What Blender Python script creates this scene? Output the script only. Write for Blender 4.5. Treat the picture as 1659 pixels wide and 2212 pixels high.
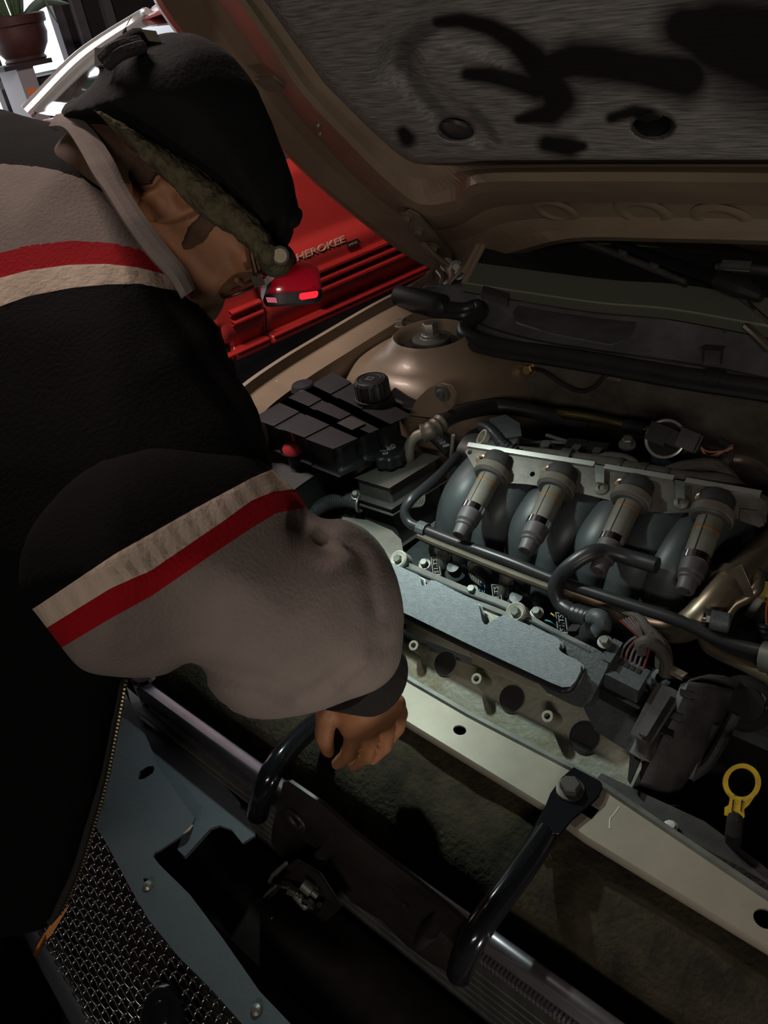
import bpy, bmesh, math, random
import numpy as np
from mathutils import Vector, Matrix
from mathutils.geometry import tessellate_polygon
for _o in list(bpy.data.objects):
    bpy.data.objects.remove(_o, do_unlink=True)
random.seed(7); np.random.seed(7)
scene = bpy.context.scene
COL = scene.collection
V = lambda *a: np.array(a, dtype=float)

# ------------------------------------------------------------------ camera
FW, FH, FOC = 1659.0, 2212.0, 1720.0
CX, CY = FW/2, FH/2
CAM = V(0, 0, 1.5)
_a = V(-2130, -796, FOC); _a /= np.linalg.norm(_a)        # car -X seen from the lens
XC = -_a
YC = V(1961, -1530, FOC); YC -= XC*np.dot(YC, XC); YC /= np.linalg.norm(YC)
ZC = np.cross(XC, YC)
# columns: lens right / down / forward written in world axes
RIGHT = V(XC[0], YC[0], ZC[0]); DOWN = V(XC[1], YC[1], ZC[1]); FWD = V(XC[2], YC[2], ZC[2])
cam_d = bpy.data.cameras.new('camera'); cam = bpy.data.objects.new('camera', cam_d); COL.objects.link(cam)
cam_d.sensor_fit = 'VERTICAL'; cam_d.sensor_height = 24.0; cam_d.lens = 24.0*FOC/FH
cam_d.clip_start = 0.02; cam_d.clip_end = 60
m3 = Matrix((RIGHT, -DOWN, -FWD)).transposed()
cam.matrix_world = Matrix.Translation(Vector(CAM)) @ m3.to_4x4()
scene.camera = cam

# ------------------------------------------------------------------ light and exposure
scene.view_settings.view_transform = 'Standard'; scene.view_settings.look = 'None'
scene.view_settings.gamma = 1.0; scene.view_settings.use_curve_mapping = False
scene.view_settings.exposure = 0.0
world = bpy.data.worlds.new('world'); scene.world = world; world.use_nodes = True
bgn = world.node_tree.nodes['Background']; bgn.inputs[0].default_value = (0.55, 0.6, 0.7, 1); bgn.inputs[1].default_value = 0.009

def lamp(name, kind, loc, target, energy, color, size=0.1, spot=None, blend=0.3, size_y=None):
    d = bpy.data.lights.new(name, kind); d.energy = energy; d.color = color
    o = bpy.data.objects.new(name, d); COL.objects.link(o); o.location = loc
    o.rotation_euler = (Vector(target)-Vector(loc)).to_track_quat('-Z', 'Y').to_euler()
    if kind == 'AREA':
        d.size = size
        if size_y: d.shape = 'RECTANGLE'; d.size_y = size_y
    else: d.shadow_soft_size = size
    if spot: d.spot_size = math.radians(spot); d.spot_blend = blend
    return o
LAMP_POS = (-0.672, 0.574, 1.185)
lamp('headlamp_beam', 'SPOT', LAMP_POS, (-0.53, 0.53, 0.78), 7.6, (0.84, 1.0, 0.93), 0.012, 112, 1.0)
lamp('garage_tube', 'AREA', (1.5, -2.7, 2.75), (-0.5, 0.7, 0.9), 31.0, (1.0, 0.88, 0.78), 1.2, size_y=0.3)
lamp('window_daylight', 'AREA', (-4.7, 2.2, 1.5), (-1.5, 1.0, 1.1), 9.0, (0.88, 0.93, 1.0), 1.6, size_y=1.4)
lamp('hood_fill', 'SPOT', (0.30, 0.05, 0.66), (-0.62, 1.0, 1.22), 8.0, (1.0, 0.9, 0.8), 0.03, 75, 0.6)  # added unseen spot that brightens the bonnet underside
lamp('suv_fill', 'AREA', (-1.7, 0.7, 2.5), (-2.2, 1.9, 0.5), 46.0, (1.0, 0.82, 0.74), 0.7, size_y=0.2)  # added unseen area light that brightens the red SUV

# ------------------------------------------------------------------ helpers: pixels to places
def ray(px, py):
    u = (px-CX)/FOC; v = (py-CY)/FOC
    return RIGHT*u + DOWN*v + FWD
def Ut(px, py, t): return CAM + ray(px, py)*t
def Upl(px, py, p0, n):
    r = ray(px, py); return CAM + r*(np.dot(np.asarray(p0)-CAM, n)/np.dot(r, n))
def Uz(px, py, z): return Upl(px, py, V(0, 0, z), V(0, 0, 1))
def Uy(px, py, y): return Upl(px, py, V(0, y, 0), V(0, 1, 0))
def Ux(px, py, x): return Upl(px, py, V(x, 0, 0), V(1, 0, 0))
def proj(P):
    d = P-CAM; w = d@FWD
    return CX+FOC*(d@RIGHT)/w, CY+FOC*(d@DOWN)/w, w
def nrm(v): v = np.asarray(v, float); return v/np.linalg.norm(v)

# ------------------------------------------------------------------ materials
MATS = {}
def mat(name, col, rough=0.5, metal=0.0, var=0.0, vscale=8.0, col2=None, bump=0.0, bscale=60.0, spec=0.5, coat=0.0, stretch=None, emis=None, estr=0.0, trans=0.0, ior=1.45, ramp=(0.35, 0.65)):
    if name in MATS: return MATS[name]
    m = bpy.data.materials.new(name); m.use_nodes = True; nt = m.node_tree; N = nt.nodes; L = nt.links
    b = N['Principled BSDF']
    b.inputs['Base Color'].default_value = (*col, 1); b.inputs['Roughness'].default_value = rough; b.inputs['Metallic'].default_value = metal
    b.inputs['Specular IOR Level'].default_value = spec; b.inputs['Coat Weight'].default_value = coat; b.inputs['Coat Roughness'].default_value = 0.08
    b.inputs['Transmission Weight'].default_value = trans; b.inputs['IOR'].default_value = ior
    tc = None
    if var or col2 or bump:
        tc = N.new('ShaderNodeTexCoord'); mp = N.new('ShaderNodeMapping'); L.new(tc.outputs['Object'], mp.inputs[0])
        if stretch: mp.inputs['Scale'].default_value = stretch
    if col2 or var:
        n = N.new('ShaderNodeTexNoise'); n.inputs['Scale'].default_value = vscale; n.inputs['Detail'].default_value = 6; n.inputs['Roughness'].default_value = 0.65
        L.new(mp.outputs[0], n.inputs['Vector'])
        r = N.new('ShaderNodeValToRGB'); L.new(n.outputs[0], r.inputs[0])
        r.color_ramp.elements[0].position, r.color_ramp.elements[1].position = ramp
        c2 = col2 if col2 else tuple(c*(1-var) for c in col)
        r.color_ramp.elements[0].color = (*c2, 1); r.color_ramp.elements[1].color = (*col, 1)
        L.new(r.outputs[0], b.inputs['Base Color'])
    if bump:
        n2 = N.new('ShaderNodeTexNoise'); n2.inputs['Scale'].default_value = bscale; n2.inputs['Detail'].default_value = 3
        L.new(mp.outputs[0], n2.inputs['Vector'])
        bp = N.new('ShaderNodeBump'); bp.inputs['Strength'].default_value = bump; bp.inputs['Distance'].default_value = 0.004
        L.new(n2.outputs[0], bp.inputs['Height']); L.new(bp.outputs[0], b.inputs['Normal'])
    if emis: b.inputs['Emission Color'].default_value = (*emis, 1); b.inputs['Emission Strength'].default_value = estr
    MATS[name] = m; return m
PAINT = mat('champagne_paint', (0.27, 0.208, 0.147), 0.38, 0.1, var=0.25, vscale=5, coat=0.05)
PAINT_DULL = mat('dusty_champagne', (0.17, 0.14, 0.10), 0.5, 0.1, var=0.35, vscale=7)
BLK = mat('black_plastic', (0.022, 0.022, 0.024), 0.45, 0, var=0.3, vscale=14, bump=0.05, bscale=200)
BLK_DUST = mat('dusty_black_plastic', (0.075, 0.072, 0.068), 0.6, 0, col2=(0.018, 0.018, 0.018), vscale=11)
BLKGLOSS = mat('black_enamel', (0.012, 0.013, 0.016), 0.16, 0.3, coat=0.3)
RUB = mat('black_rubber', (0.028, 0.029, 0.032), 0.36, 0, var=0.3, vscale=20)
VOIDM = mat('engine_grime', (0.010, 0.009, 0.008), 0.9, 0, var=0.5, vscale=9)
ALU = mat('cast_aluminium', (0.36, 0.365, 0.30), 0.55, 0.3, col2=(0.22, 0.185, 0.09), vscale=16, bump=0.25, bscale=140, ramp=(0.3, 0.55))
ALU_DARK = mat('dull_aluminium', (0.20, 0.21, 0.19), 0.5, 0.5, var=0.5, vscale=18)
COVER = mat('speckled_grey_plastic', (0.255, 0.295, 0.315), 0.40, 0.1, var=0.22, vscale=150, bump=0.14, bscale=420)
COVER_DK = mat('dark_grey_plastic', (0.075, 0.09, 0.095), 0.5, 0.0, var=0.3, vscale=60, bump=0.2, bscale=260)
RUNNER = mat('slate_grey_nylon', (0.062, 0.074, 0.078), 0.44, 0.0, var=0.35, vscale=9)
STEEL = mat('plain_steel', (0.35, 0.32, 0.255), 0.5, 0.25, var=0.22, vscale=9, bump=0.06, bscale=60)
ZINC = mat('zinc_bolt', (0.34, 0.33, 0.29), 0.42, 0.7, var=0.3, vscale=60)
CHROME = mat('bright_chrome', (0.7, 0.7, 0.72), 0.14, 1.0)
BRASS = mat('aged_brass', (0.42, 0.30, 0.12), 0.4, 0.9)
PIPE = mat('tarnished_aluminium_pipe', (0.30, 0.25, 0.18), 0.36, 0.75, var=0.35, vscale=14)
COILG = mat('grey_coil_plastic', (0.155, 0.15, 0.128), 0.5, 0, col2=(0.11, 0.10, 0.075), vscale=22)
BOOT = mat('coil_boot_rubber', (0.085, 0.08, 0.085), 0.5, 0, var=0.3, vscale=20)
BRKT = mat('stamped_bracket_steel', (0.15, 0.14, 0.12), 0.5, 0.35, col2=(0.07, 0.065, 0.055), vscale=20)
FOAM = mat('dusty_black_foam', (0.045, 0.036, 0.018), 0.95, 0, col2=(0.012, 0.010, 0.007), vscale=26, bump=0.7, bscale=170)
PANELM = mat('slate_shield_plastic', (0.085, 0.10, 0.115), 0.55, 0, var=0.2, vscale=6, bump=0.1, bscale=220)
REDP = mat('red_car_paint', (0.46, 0.038, 0.034), 0.25, 0.05, coat=0.6, var=0.15, vscale=3)
YEL = mat('yellow_plastic', (0.62, 0.42, 0.02), 0.45, 0, col2=(0.40, 0.26, 0.02), vscale=30)
WHT = mat('white_print', (0.6, 0.6, 0.58), 0.6)
BLUEP = mat('blue_print', (0.15, 0.5, 0.62), 0.5)
REDPL = mat('red_plastic', (0.42, 0.03, 0.04), 0.45)
FIREW = mat('dirty_firewall_mat', (0.125, 0.108, 0.086), 0.85, 0, col2=(0.035, 0.030, 0.025), vscale=7, bump=0.4, bscale=40)
COWL = mat('dusty_cowl_plastic', (0.12, 0.12, 0.125), 0.5, 0, col2=(0.055, 0.055, 0.058), vscale=9)
LOOM = mat('cloth_taped_loom', (0.085, 0.075, 0.062), 0.8, 0, var=0.4, vscale=40, bump=0.4, bscale=160)

# ------------------------------------------------------------------ helpers: meshes
class MB:
    def __init__(s): s.v = []; s.f = []
    def add(s, v, f):
        o = len(s.v); s.v += [tuple(map(float, p)) for p in v]; s.f += [tuple(i+o for i in q) for q in f]; return s
def prism(outer, vec, holes=(), mb=None):
    """polygon (with holes) pushed along vec"""
    mb = mb or MB(); vec = np.asarray(vec, float)
    loops = [[np.asarray(p, float) for p in outer]]+[[np.asarray(p, float) for p in h] for h in holes]
    n = nrm(sum(np.cross(loops[0][i]-loops[0][0], loops[0][(i+1) % len(loops[0])]-loops[0][0]) for i in range(len(loops[0]))))
    if np.dot(n, vec) > 0: loops = [l[::-1] for l in loops]
    flat = [p for l in loops for p in l]; N = len(flat)
    vs = flat+[p+vec for p in flat]
    if len(loops) == 1: fs = [tuple(range(N)), tuple(range(2*N-1, N-1, -1))]
    else:
        tr = tessellate_polygon([[Vector(p) for p in l] for l in loops]); fs = []
        for t in tr:
            a, b, c = (flat[i] for i in t)
            t = tuple(t) if np.dot(np.cross(b-a, c-a), vec) < 0 else tuple(t)[::-1]
            fs += [t, tuple(i+N for i in t[::-1])]
    o = 0
    for l in loops:
        k = len(l)
        for i in range(k): fs.append((o+i, o+N+i, o+N+(i+1) % k, o+(i+1) % k)[::-1])
        o += k
    return mb.add(vs, fs)
def box(c, ax, ay, az, mb=None):
    mb = mb or MB(); c, ax, ay, az = (np.asarray(q, float) for q in (c, ax, ay, az))
    return prism([c-ax-ay-az, c+ax-ay-az, c+ax+ay-az, c-ax+ay-az], 2*az, mb=mb)
def catmull(P, k=6):
    P = [np.asarray(p, float) for p in P]
    if len(P) < 3: return [P[0]+(P[-1]-P[0])*i/k for i in range(k+1)]
    Q = [2*P[0]-P[1]]+P+[2*P[-1]-P[-2]]; out = []
    for i in range(1, len(Q)-2):
        for j in range(k):
            t = j/k; a, b, c, d = Q[i-1:i+3]
            out.append(0.5*((2*b)+(c-a)*t+(2*a-5*b+4*c-d)*t*t+(3*b-a-3*c+d)*t**3))
    return out+[P[-1]]
def frames(P):
    T = [nrm(P[min(i+1, len(P)-1)]-P[max(i-1, 0)]) for i in range(len(P))]
    a = V(0, 0, 1) if abs(T[0][2]) < 0.9 else V(1, 0, 0)
    u = nrm(np.cross(T[0], a)); U = []
    for t in T:
        u = nrm(u-t*np.dot(u, t)); U.append(u)
    return T, U
def tube(P, r, n=10, k=6, mb=None, smooth=True, corr=0, camp=0.0, flat=None, cap=True):
    """round (or flattened) tube along points; corr = ribs per metre"""
    mb = mb or MB(); P0 = P
    if smooth: P = catmull(P, k)
    else: P = [np.asarray(p, float) for p in P]
    if corr:
        ln = sum(np.linalg.norm(P[i+1]-P[i]) for i in range(len(P)-1)); m = int(ln*corr*4)+2
        s = np.concatenate([[0], np.cumsum([np.linalg.norm(P[i+1]-P[i]) for i in range(len(P)-1)])]); A = np.array(P)
        q = np.linspace(0, s[-1], m); P = [V(*(np.interp(x, s, A[:, j]) for j in range(3))) for x in q]
    M = len(P)
    rr = np.interp(np.linspace(0, 1, M), np.linspace(0, 1, len(r)), r) if hasattr(r, '__len__') else np.full(M, float(r))
    if corr: rr = rr*(1+camp*np.sin(np.arange(M)*math.pi/2))
    T, U = frames(P); vs = []; fs = []
    for i in range(M):
        w = np.cross(T[i], U[i]); fa, fb = flat if flat else (1, 1)
        for j in range(n):
            a = 2*math.pi*j/n; vs.append(P[i]+rr[i]*(fa*math.cos(a)*U[i]+fb*math.sin(a)*w))
    for i in range(M-1):
        for j in range(n): fs.append((i*n+j, i*n+(j+1) % n, (i+1)*n+(j+1) % n, (i+1)*n+j))
    if cap: fs += [tuple(range(n-1, -1, -1)), tuple((M-1)*n+j for j in range(n))]
    return mb.add(vs, fs)
def lathe(c, ax, prof, n=24, mb=None, lobes=0, lamp_=0.0):
    mb = mb or MB(); c = np.asarray(c, float); ax = nrm(ax)
    a = V(0, 0, 1) if abs(ax[2]) < 0.9 else V(1, 0, 0); u = nrm(np.cross(a, ax)); w = np.cross(ax, u); vs = []; fs = []
    for h, r in prof:
        for j in range(n):
            t = 2*math.pi*j/n; q = r*(1+lamp_*math.cos(lobes*t)) if lobes else r
            vs.append(c+ax*h+q*(math.cos(t)*u+math.sin(t)*w))
    for i in range(len(prof)-1):
        for j in range(n): fs.append((i*n+j, i*n+(j+1) % n, (i+1)*n+(j+1) % n, (i+1)*n+j))
    if prof[0][1] > 1e-5: fs.append(tuple(range(n-1, -1, -1)))
    if prof[-1][1] > 1e-5: fs.append(tuple((len(prof)-1)*n+j for j in range(n)))
    return mb.add(vs, fs)
def hexbolt(c, ax, r, h, mb=None, washer=1.5):
    mb = mb or MB()
    if washer: lathe(c, ax, [(0, r*washer), (h*0.2, r*washer), (h*0.25, r*1.1)], 16, mb)
    return lathe(np.asarray(c)+nrm(ax)*h*0.2, ax, [(0, r), (h*0.7, r), (h*0.8, r*0.85)], 6, mb)
def torus(c, ax, R, r, n=32, m=8, mb=None):
    c = np.asarray(c, float); ax = nrm(ax); a = V(0, 0, 1) if abs(ax[2]) < 0.9 else V(1, 0, 0)
    u = nrm(np.cross(a, ax)); w = np.cross(ax, u); mb = mb or MB(); vs = []; fs = []
    for i in range(n):
        t = 2*math.pi*i/n; d = math.cos(t)*u+math.sin(t)*w
        for j in range(m):
            s = 2*math.pi*j/m; vs.append(c+d*(R+r*math.cos(s))+ax*r*math.sin(s))
    for i in range(n):
        for j in range(m): fs.append((i*m+j, ((i+1) % n)*m+j, ((i+1) % n)*m+(j+1) % m, i*m+(j+1) % m))
    return mb.add(vs, fs)
def loft(rows, mb=None, closed=False):
    mb = mb or MB(); n = len(rows[0]); vs = [p for r in rows for p in r]; fs = []
    for i in range(len(rows)-1):
        for j in range(n if closed else n-1): fs.append((i*n+j, i*n+(j+1) % n, (i+1)*n+(j+1) % n, (i+1)*n+j))
    return mb.add(vs, fs)
def circle(c, ax, r, n=20, ry=None, along=None):
    c = np.asarray(c, float); ax = nrm(ax)
    a = np.asarray(along, float) if along is not None else (V(0, 0, 1) if abs(ax[2]) < 0.9 else V(1, 0, 0))
    u = nrm(a-ax*np.dot(a, ax)); w = np.cross(ax, u); ry = ry or r
    return [c+u*r*math.cos(2*math.pi*i/n)+w*ry*math.sin(2*math.pi*i/n) for i in range(n)]

WL = {}                                   # world place of each object (nothing but the camera and lamps is rotated)
def put(o, loc, parent):
    loc = np.asarray(loc, float); COL.objects.link(o)
    if parent is not None:
        o.parent = parent; o.location = Vector(loc-WL[parent.name])
    else: o.location = Vector(loc)
    WL[o.name] = loc; return o
def thing(name, label, cat, loc, group=None):
    o = bpy.data.objects.new(name, None); o.empty_display_size = 0.02; put(o, loc, None)
    o['label'] = label; o['category'] = cat
    if group: o['group'] = group
    return o
def obj(name, mb, m, parent=None, sharp=35, bevel=0, label=None, cat=None, group=None, kind=None, seg=2, solid=0, sub=0, mats=None, fmat=None):
    A = np.array(mb.v); c = (A.min(0)+A.max(0))/2
    me = bpy.data.meshes.new(name); me.from_pydata([tuple(p) for p in (A-c)], [], mb.f); me.update()
    me.materials.append(m)
    for q in (mats or []): me.materials.append(q)
    if fmat is not None: me.polygons.foreach_set('material_index', np.asarray(fmat, dtype=np.int32))
    if sharp is not None:
        me.polygons.foreach_set('use_smooth', np.ones(len(me.polygons), dtype=bool)); me.set_sharp_from_angle(angle=math.radians(sharp))
    o = bpy.data.objects.new(name, me); put(o, c, parent)
    if solid: q = o.modifiers.new('solid', 'SOLIDIFY'); q.thickness = solid; q.offset = -1
    if bevel:
        q = o.modifiers.new('bevel', 'BEVEL'); q.width = bevel; q.segments = seg; q.limit_method = 'ANGLE'; q.angle_limit = math.radians(40); q.harden_normals = False
    if sub: q = o.modifiers.new('sub', 'SUBSURF'); q.levels = sub; q.render_levels = sub
    if label: o['label'] = label
    if cat: o['category'] = cat
    if group: o['group'] = group
    if kind: o['kind'] = kind
    return o
def dup(o, delta, parent=None, m=None):
    """copy of an object and its children, moved by delta"""
    c = o.copy(); nl = WL[o.name]+np.asarray(delta, float)
    if parent is None: c.parent = None
    COL.objects.link(c)
    if parent is not None: c.parent = parent; c.location = Vector(nl-WL[parent.name])
    else: c.location = Vector(nl)
    WL[c.name] = nl
    for ch in list(o.children): dup(ch, delta, c)
    return c

# ------------------------------------------------------------------ helpers: organic volumes (distance fields and surface nets)
def surfnets(F, xs, ys, zs, smooth=1):
    S = F < 0
    nx, ny, nz = F.shape
    act = np.zeros((nx-1, ny-1, nz-1), bool); base = S[:-1, :-1, :-1]
    for dx in (0, 1):
        for dy in (0, 1):
            for dz in (0, 1): act |= S[dx:nx-1+dx, dy:ny-1+dy, dz:nz-1+dz] != base
    idx = np.argwhere(act); cid = np.full(act.shape, -1, np.int64); cid[act] = np.arange(len(idx))
    val = {}; i, j, k = idx.T
    for dx in (0, 1):
        for dy in (0, 1):
            for dz in (0, 1): val[dx, dy, dz] = F[i+dx, j+dy, k+dz]
    P = np.zeros((len(idx), 3)); C = np.zeros(len(idx)); cs = list(val)
    for a in cs:
        for ax in range(3):
            if a[ax] == 0:
                b = list(a); b[ax] = 1; b = tuple(b); va, vb = val[a], val[b]; cr = (va < 0) != (vb < 0)
                t = np.where(cr, va/np.where(cr, va-vb, 1), 0); q = np.array(a, float)[None, :].repeat(len(idx), 0); q[:, ax] += t
                P += q*cr[:, None]; C += cr
    P /= C[:, None]
    out = np.zeros_like(P)
    for ax, g, ii in ((0, xs, i), (1, ys, j), (2, zs, k)): out[:, ax] = g[ii]+(g[ii+1]-g[ii])*P[:, ax]
    quads = []
    for ax in range(3):
        sl0 = [slice(None)]*3; sl1 = [slice(None)]*3; sl0[ax] = slice(0, -1); sl1[ax] = slice(1, None)
        A = S[tuple(sl0)]; B = S[tuple(sl1)]; b1, b2 = (ax+1) % 3, (ax+2) % 3
        E = np.argwhere(A != B); ok = (E[:, b1] > 0) & (E[:, b2] > 0) & (E[:, b1] < F.shape[b1]-1) & (E[:, b2] < F.shape[b2]-1); E = E[ok]
        inside = A[tuple(E.T)]; q = []
        for d1, d2 in ((-1, -1), (0, -1), (0, 0), (-1, 0)):
            e = E.copy(); e[:, b1] += d1; e[:, b2] += d2; q.append(cid[tuple(e.T)])
        q = np.stack(q, 1); q[~inside] = q[~inside][:, ::-1]; quads.append(q)
    Q = np.concatenate(quads); Q = Q[(Q >= 0).all(1)]
    for _ in range(smooth):
        acc = np.zeros_like(out); cnt = np.zeros(len(out))
        for a in range(4):
            for b in ((a+1) % 4, (a-1) % 4): np.add.at(acc, Q[:, a], out[Q[:, b]]); np.add.at(cnt, Q[:, a], 1)
        out = 0.4*out+0.6*acc/np.maximum(cnt, 1)[:, None]
    return out, Q
class Field:
    def __init__(s, xs, ys, zs):
        s.xs, s.ys, s.zs = (np.asarray(q, float) for q in (xs, ys, zs)); s.F = np.full((len(xs), len(ys), len(zs)), 0.5, np.float32)
    def sub(s, lo, hi):
        r = []
        for g, a, b in zip((s.xs, s.ys, s.zs), lo, hi): r.append(slice(max(np.searchsorted(g, a)-1, 0), min(np.searchsorted(g, b)+1, len(g))))
        r = tuple(r); X, Y, Z = np.meshgrid(s.xs[r[0]], s.ys[r[1]], s.zs[r[2]], indexing='ij'); return r, np.stack([X, Y, Z], -1)
    def blend(s, r, d, k):
        a = s.F[r]
        if k: h = np.clip(0.5+0.5*(a-d)/k, 0, 1); s.F[r] = a*(1-h)+d*h-k*h*(1-h)
        else: s.F[r] = np.minimum(a, d)
    def cone(s, a, b, ra, rb, k=0.02, cut=False):
        a, b = np.asarray(a, float), np.asarray(b, float); R = max(ra, rb)+0.05
        r, P = s.sub(np.minimum(a, b)-R, np.maximum(a, b)+R); ab = b-a; L2 = max(ab@ab, 1e-9)
        t = np.clip(((P-a)@ab)/L2, 0, 1); d = np.linalg.norm(P-a-t[..., None]*ab, axis=-1)-(ra+(rb-ra)*t); s.blend(r, d, k)
    def ell(s, c, axes, rad, k=0.02):
        c = np.asarray(c, float); R = max(rad)+0.05; r, P = s.sub(c-R, c+R); q = P-c
        L = np.stack([q@np.asarray(a)/e for a, e in zip(axes, rad)], -1); n = np.linalg.norm(L, axis=-1); d = (n-1)*min(rad)*np.clip(n, .5, 1)**0; s.blend(r, d*1.0, k)
    def mesh(s, smooth=1): return surfnets(s.F, s.xs, s.ys, s.zs, smooth)
def poly_dist(poly, x0, y0, x1, y1, step):
    """signed distance map (pixels, + inside) of a closed outline"""
    gx = np.arange(x0, x1+step, step); gy = np.arange(y0, y1+step, step); X, Y = np.meshgrid(gx, gy, indexing='ij')
    D = np.full(X.shape, 1e9); ins = np.zeros(X.shape, bool); n = len(poly)
    for i in range(n):
        (ax, ay), (bx, by) = poly[i], poly[(i+1) % n]; dx, dy = bx-ax, by-ay; L = dx*dx+dy*dy+1e-9
        t = np.clip(((X-ax)*dx+(Y-ay)*dy)/L, 0, 1); D = np.minimum(D, np.hypot(X-ax-t*dx, Y-ay-t*dy))
        if ay != by: ins ^= ((ay > Y) != (by > Y)) & (X < ax+(Y-ay)/(by-ay)*dx)
    return gx, gy, np.where(ins, D, -D)
def lookup(gx, gy, D, x, y):
    fx = np.clip((x-gx[0])/(gx[1]-gx[0]), 0, len(gx)-1.001); fy = np.clip((y-gy[0])/(gy[1]-gy[0]), 0, len(gy)-1.001)
    i = fx.astype(int); j = fy.astype(int); a = fx-i; b = fy-j
    return D[i, j]*(1-a)*(1-b)+D[i+1, j]*a*(1-b)+D[i, j+1]*(1-a)*b+D[i+1, j+1]*a*b
def smooth_poly(P, k=4):
    P = [V(*p, 0) for p in P]; n = len(P); out = []
    for i in range(n):
        a, b, c, d = P[i-1], P[i], P[(i+1) % n], P[(i+2) % n]
        for j in range(k):
            t = j/k; q = 0.5*((2*b)+(c-a)*t+(2*a-5*b+4*c-d)*t*t+(3*b-a-3*c+d)*t**3); out.append((q[0], q[1]))
    return out
def pillow(Fd, poly, mid, R, tr, k=0.02, step=6, rough=None):
    """stuffed volume: outline seen from the lens, mid depth mid(px,py) in metres, half thickness up to R"""
    A = np.array(poly); x0, y0 = A.min(0)-60; x1, y1 = A.max(0)+60
    g = poly_dist(poly, x0, y0, x1, y1, step)
    C = np.array([Ut(px, py, t) for px in (x0, x1) for py in (y0, y1) for t in tr]); r, P = Fd.sub(C.min(0), C.max(0))
    d = P-CAM; w = d@FWD; w = np.maximum(w, 0.05); px = CX+FOC*(d@RIGHT)/w; py = CY+FOC*(d@DOWN)/w
    dm = lookup(*g, px, py)*w/FOC
    Rr = R(px, py) if callable(R) else R
    dd = np.clip(dm, 0, Rr); h = np.sqrt(np.maximum(dd*(2*Rr-dd), 0)); m = mid(px, py)
    f = np.where(dm > 0, np.hypot(w-m, Rr-dd)-Rr, np.hypot(w-m, -dm))
    if rough is not None: f = f+rough(P)
    f = np.where((dm < -0.05), 0.5, f); Fd.blend(r, f, k)
def arr_obj(name, v, q, m, parent, attrs=None, **kw):
    mb = MB(); mb.v = v; mb.f = []
    c = (v.min(0)+v.max(0))/2; me = bpy.data.meshes.new(name)
    me.vertices.add(len(v)); me.vertices.foreach_set('co', (v-c).astype(np.float32).ravel())
    me.loops.add(q.size); me.loops.foreach_set('vertex_index', q.astype(np.int32).ravel())
    me.polygons.add(len(q)); me.polygons.foreach_set('loop_start', np.arange(0, q.size, q.shape[1], dtype=np.int32))
    me.update(calc_edges=True); me.validate(); me.polygons.foreach_set('use_smooth', np.ones(len(me.polygons), bool)); me.materials.append(m)
    for an, av in (attrs or {}).items():
        at = me.attributes.new(an, 'FLOAT', 'POINT'); at.data.foreach_set('value', np.asarray(av, np.float32))
    o = bpy.data.objects.new(name, me); put(o, c, parent)
    for k_, v_ in kw.items(): o[k_] = v_
    return o
def text_mesh(name, s, m, parent, origin, right, up, width, depth=0.001, height=None):
    cu = bpy.data.curves.new('t', 'FONT'); cu.body = s; cu.size = 1; cu.extrude = 0.03
    to = bpy.data.objects.new('t', cu); COL.objects.link(to); dg = bpy.context.evaluated_depsgraph_get(); dg.update()
    me = bpy.data.meshes.new_from_object(to.evaluated_get(dg)); bpy.data.objects.remove(to)
    A = np.array([v.co[:] for v in me.vertices]); lo, hi = A.min(0), A.max(0); sc = width/(hi[0]-lo[0]); sy = sc if height is None else height/(hi[1]-lo[1])
    right, up = nrm(right), nrm(up); n = np.cross(right, up)
    B = np.asarray(origin)+np.outer((A[:, 0]-lo[0])*sc, right)+np.outer((A[:, 1]-lo[1])*sy, up)+np.outer((A[:, 2]-lo[2])/max(hi[2]-lo[2], 1e-6)*depth, n)
    mb = MB(); mb.add(B, [tuple(p.vertices) for p in me.polygons]); return obj(name, mb, m, parent, sharp=None)

# ================================================================== the garage
CONC = mat('concrete', (0.05, 0.048, 0.045), 0.85, 0, var=0.4, vscale=3, bump=0.2, bscale=30)
DWALL = mat('dark_wall', (0.035, 0.03, 0.03), 0.9, 0, var=0.3, vscale=2)
def slab(name, lo, hi, m, **k):
    lo, hi = V(*lo), V(*hi); c = (lo+hi)/2; h = (hi-lo)/2
    return obj(name, box(c, V(h[0], 0, 0), V(0, h[1], 0), V(0, 0, h[2])), m, **k)
slab('floor', (-5.2, -3.2, -0.1), (3.2, 6.2, 0.0), CONC, kind='structure')
slab('ceiling', (-5.2, -3.2, 3.0), (3.2, 6.2, 3.1), DWALL, kind='structure')
slab('wall_back', (-5.2, 6.1, 0), (3.2, 6.2, 3), DWALL, kind='structure')
slab('wall_right', (3.1, -3.2, 0), (3.2, 6.2, 3), DWALL, kind='structure')
slab('wall_front', (-5.2, -3.2, 0), (3.2, -3.1, 3), DWALL, kind='structure')
# window wall at x = -5.0, opening y 0.9..3.05, z 0.55..2.45
wx = -5.05
outer = [V(wx, -3.2, 0), V(wx, 6.2, 0), V(wx, 6.2, 3), V(wx, -3.2, 3)]
hole = [V(wx, 0.2, 0.3), V(wx, 2.93, 0.3), V(wx, 2.93, 2.5), V(wx, 0.2, 2.5)]
hole2 = [V(wx, 3.42, 1.62), V(wx, 3.75, 1.62), V(wx, 3.75, 2.5), V(wx, 3.42, 2.5)]
obj('wall_left', prism(outer, V(-0.12, 0, 0), [hole, hole2]), DWALL, kind='structure')
SKYGL = mat('daylit_pane', (0.8, 0.85, 0.9), 0.3, emis=(0.93, 0.96, 1.0), estr=1.25)
FRAME = mat('grey_window_frame', (0.13, 0.12, 0.14), 0.5)
win = slab('window_1', (wx-0.10, 0.2, 0.3), (wx-0.08, 2.93, 2.5), SKYGL, kind='structure')
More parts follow.
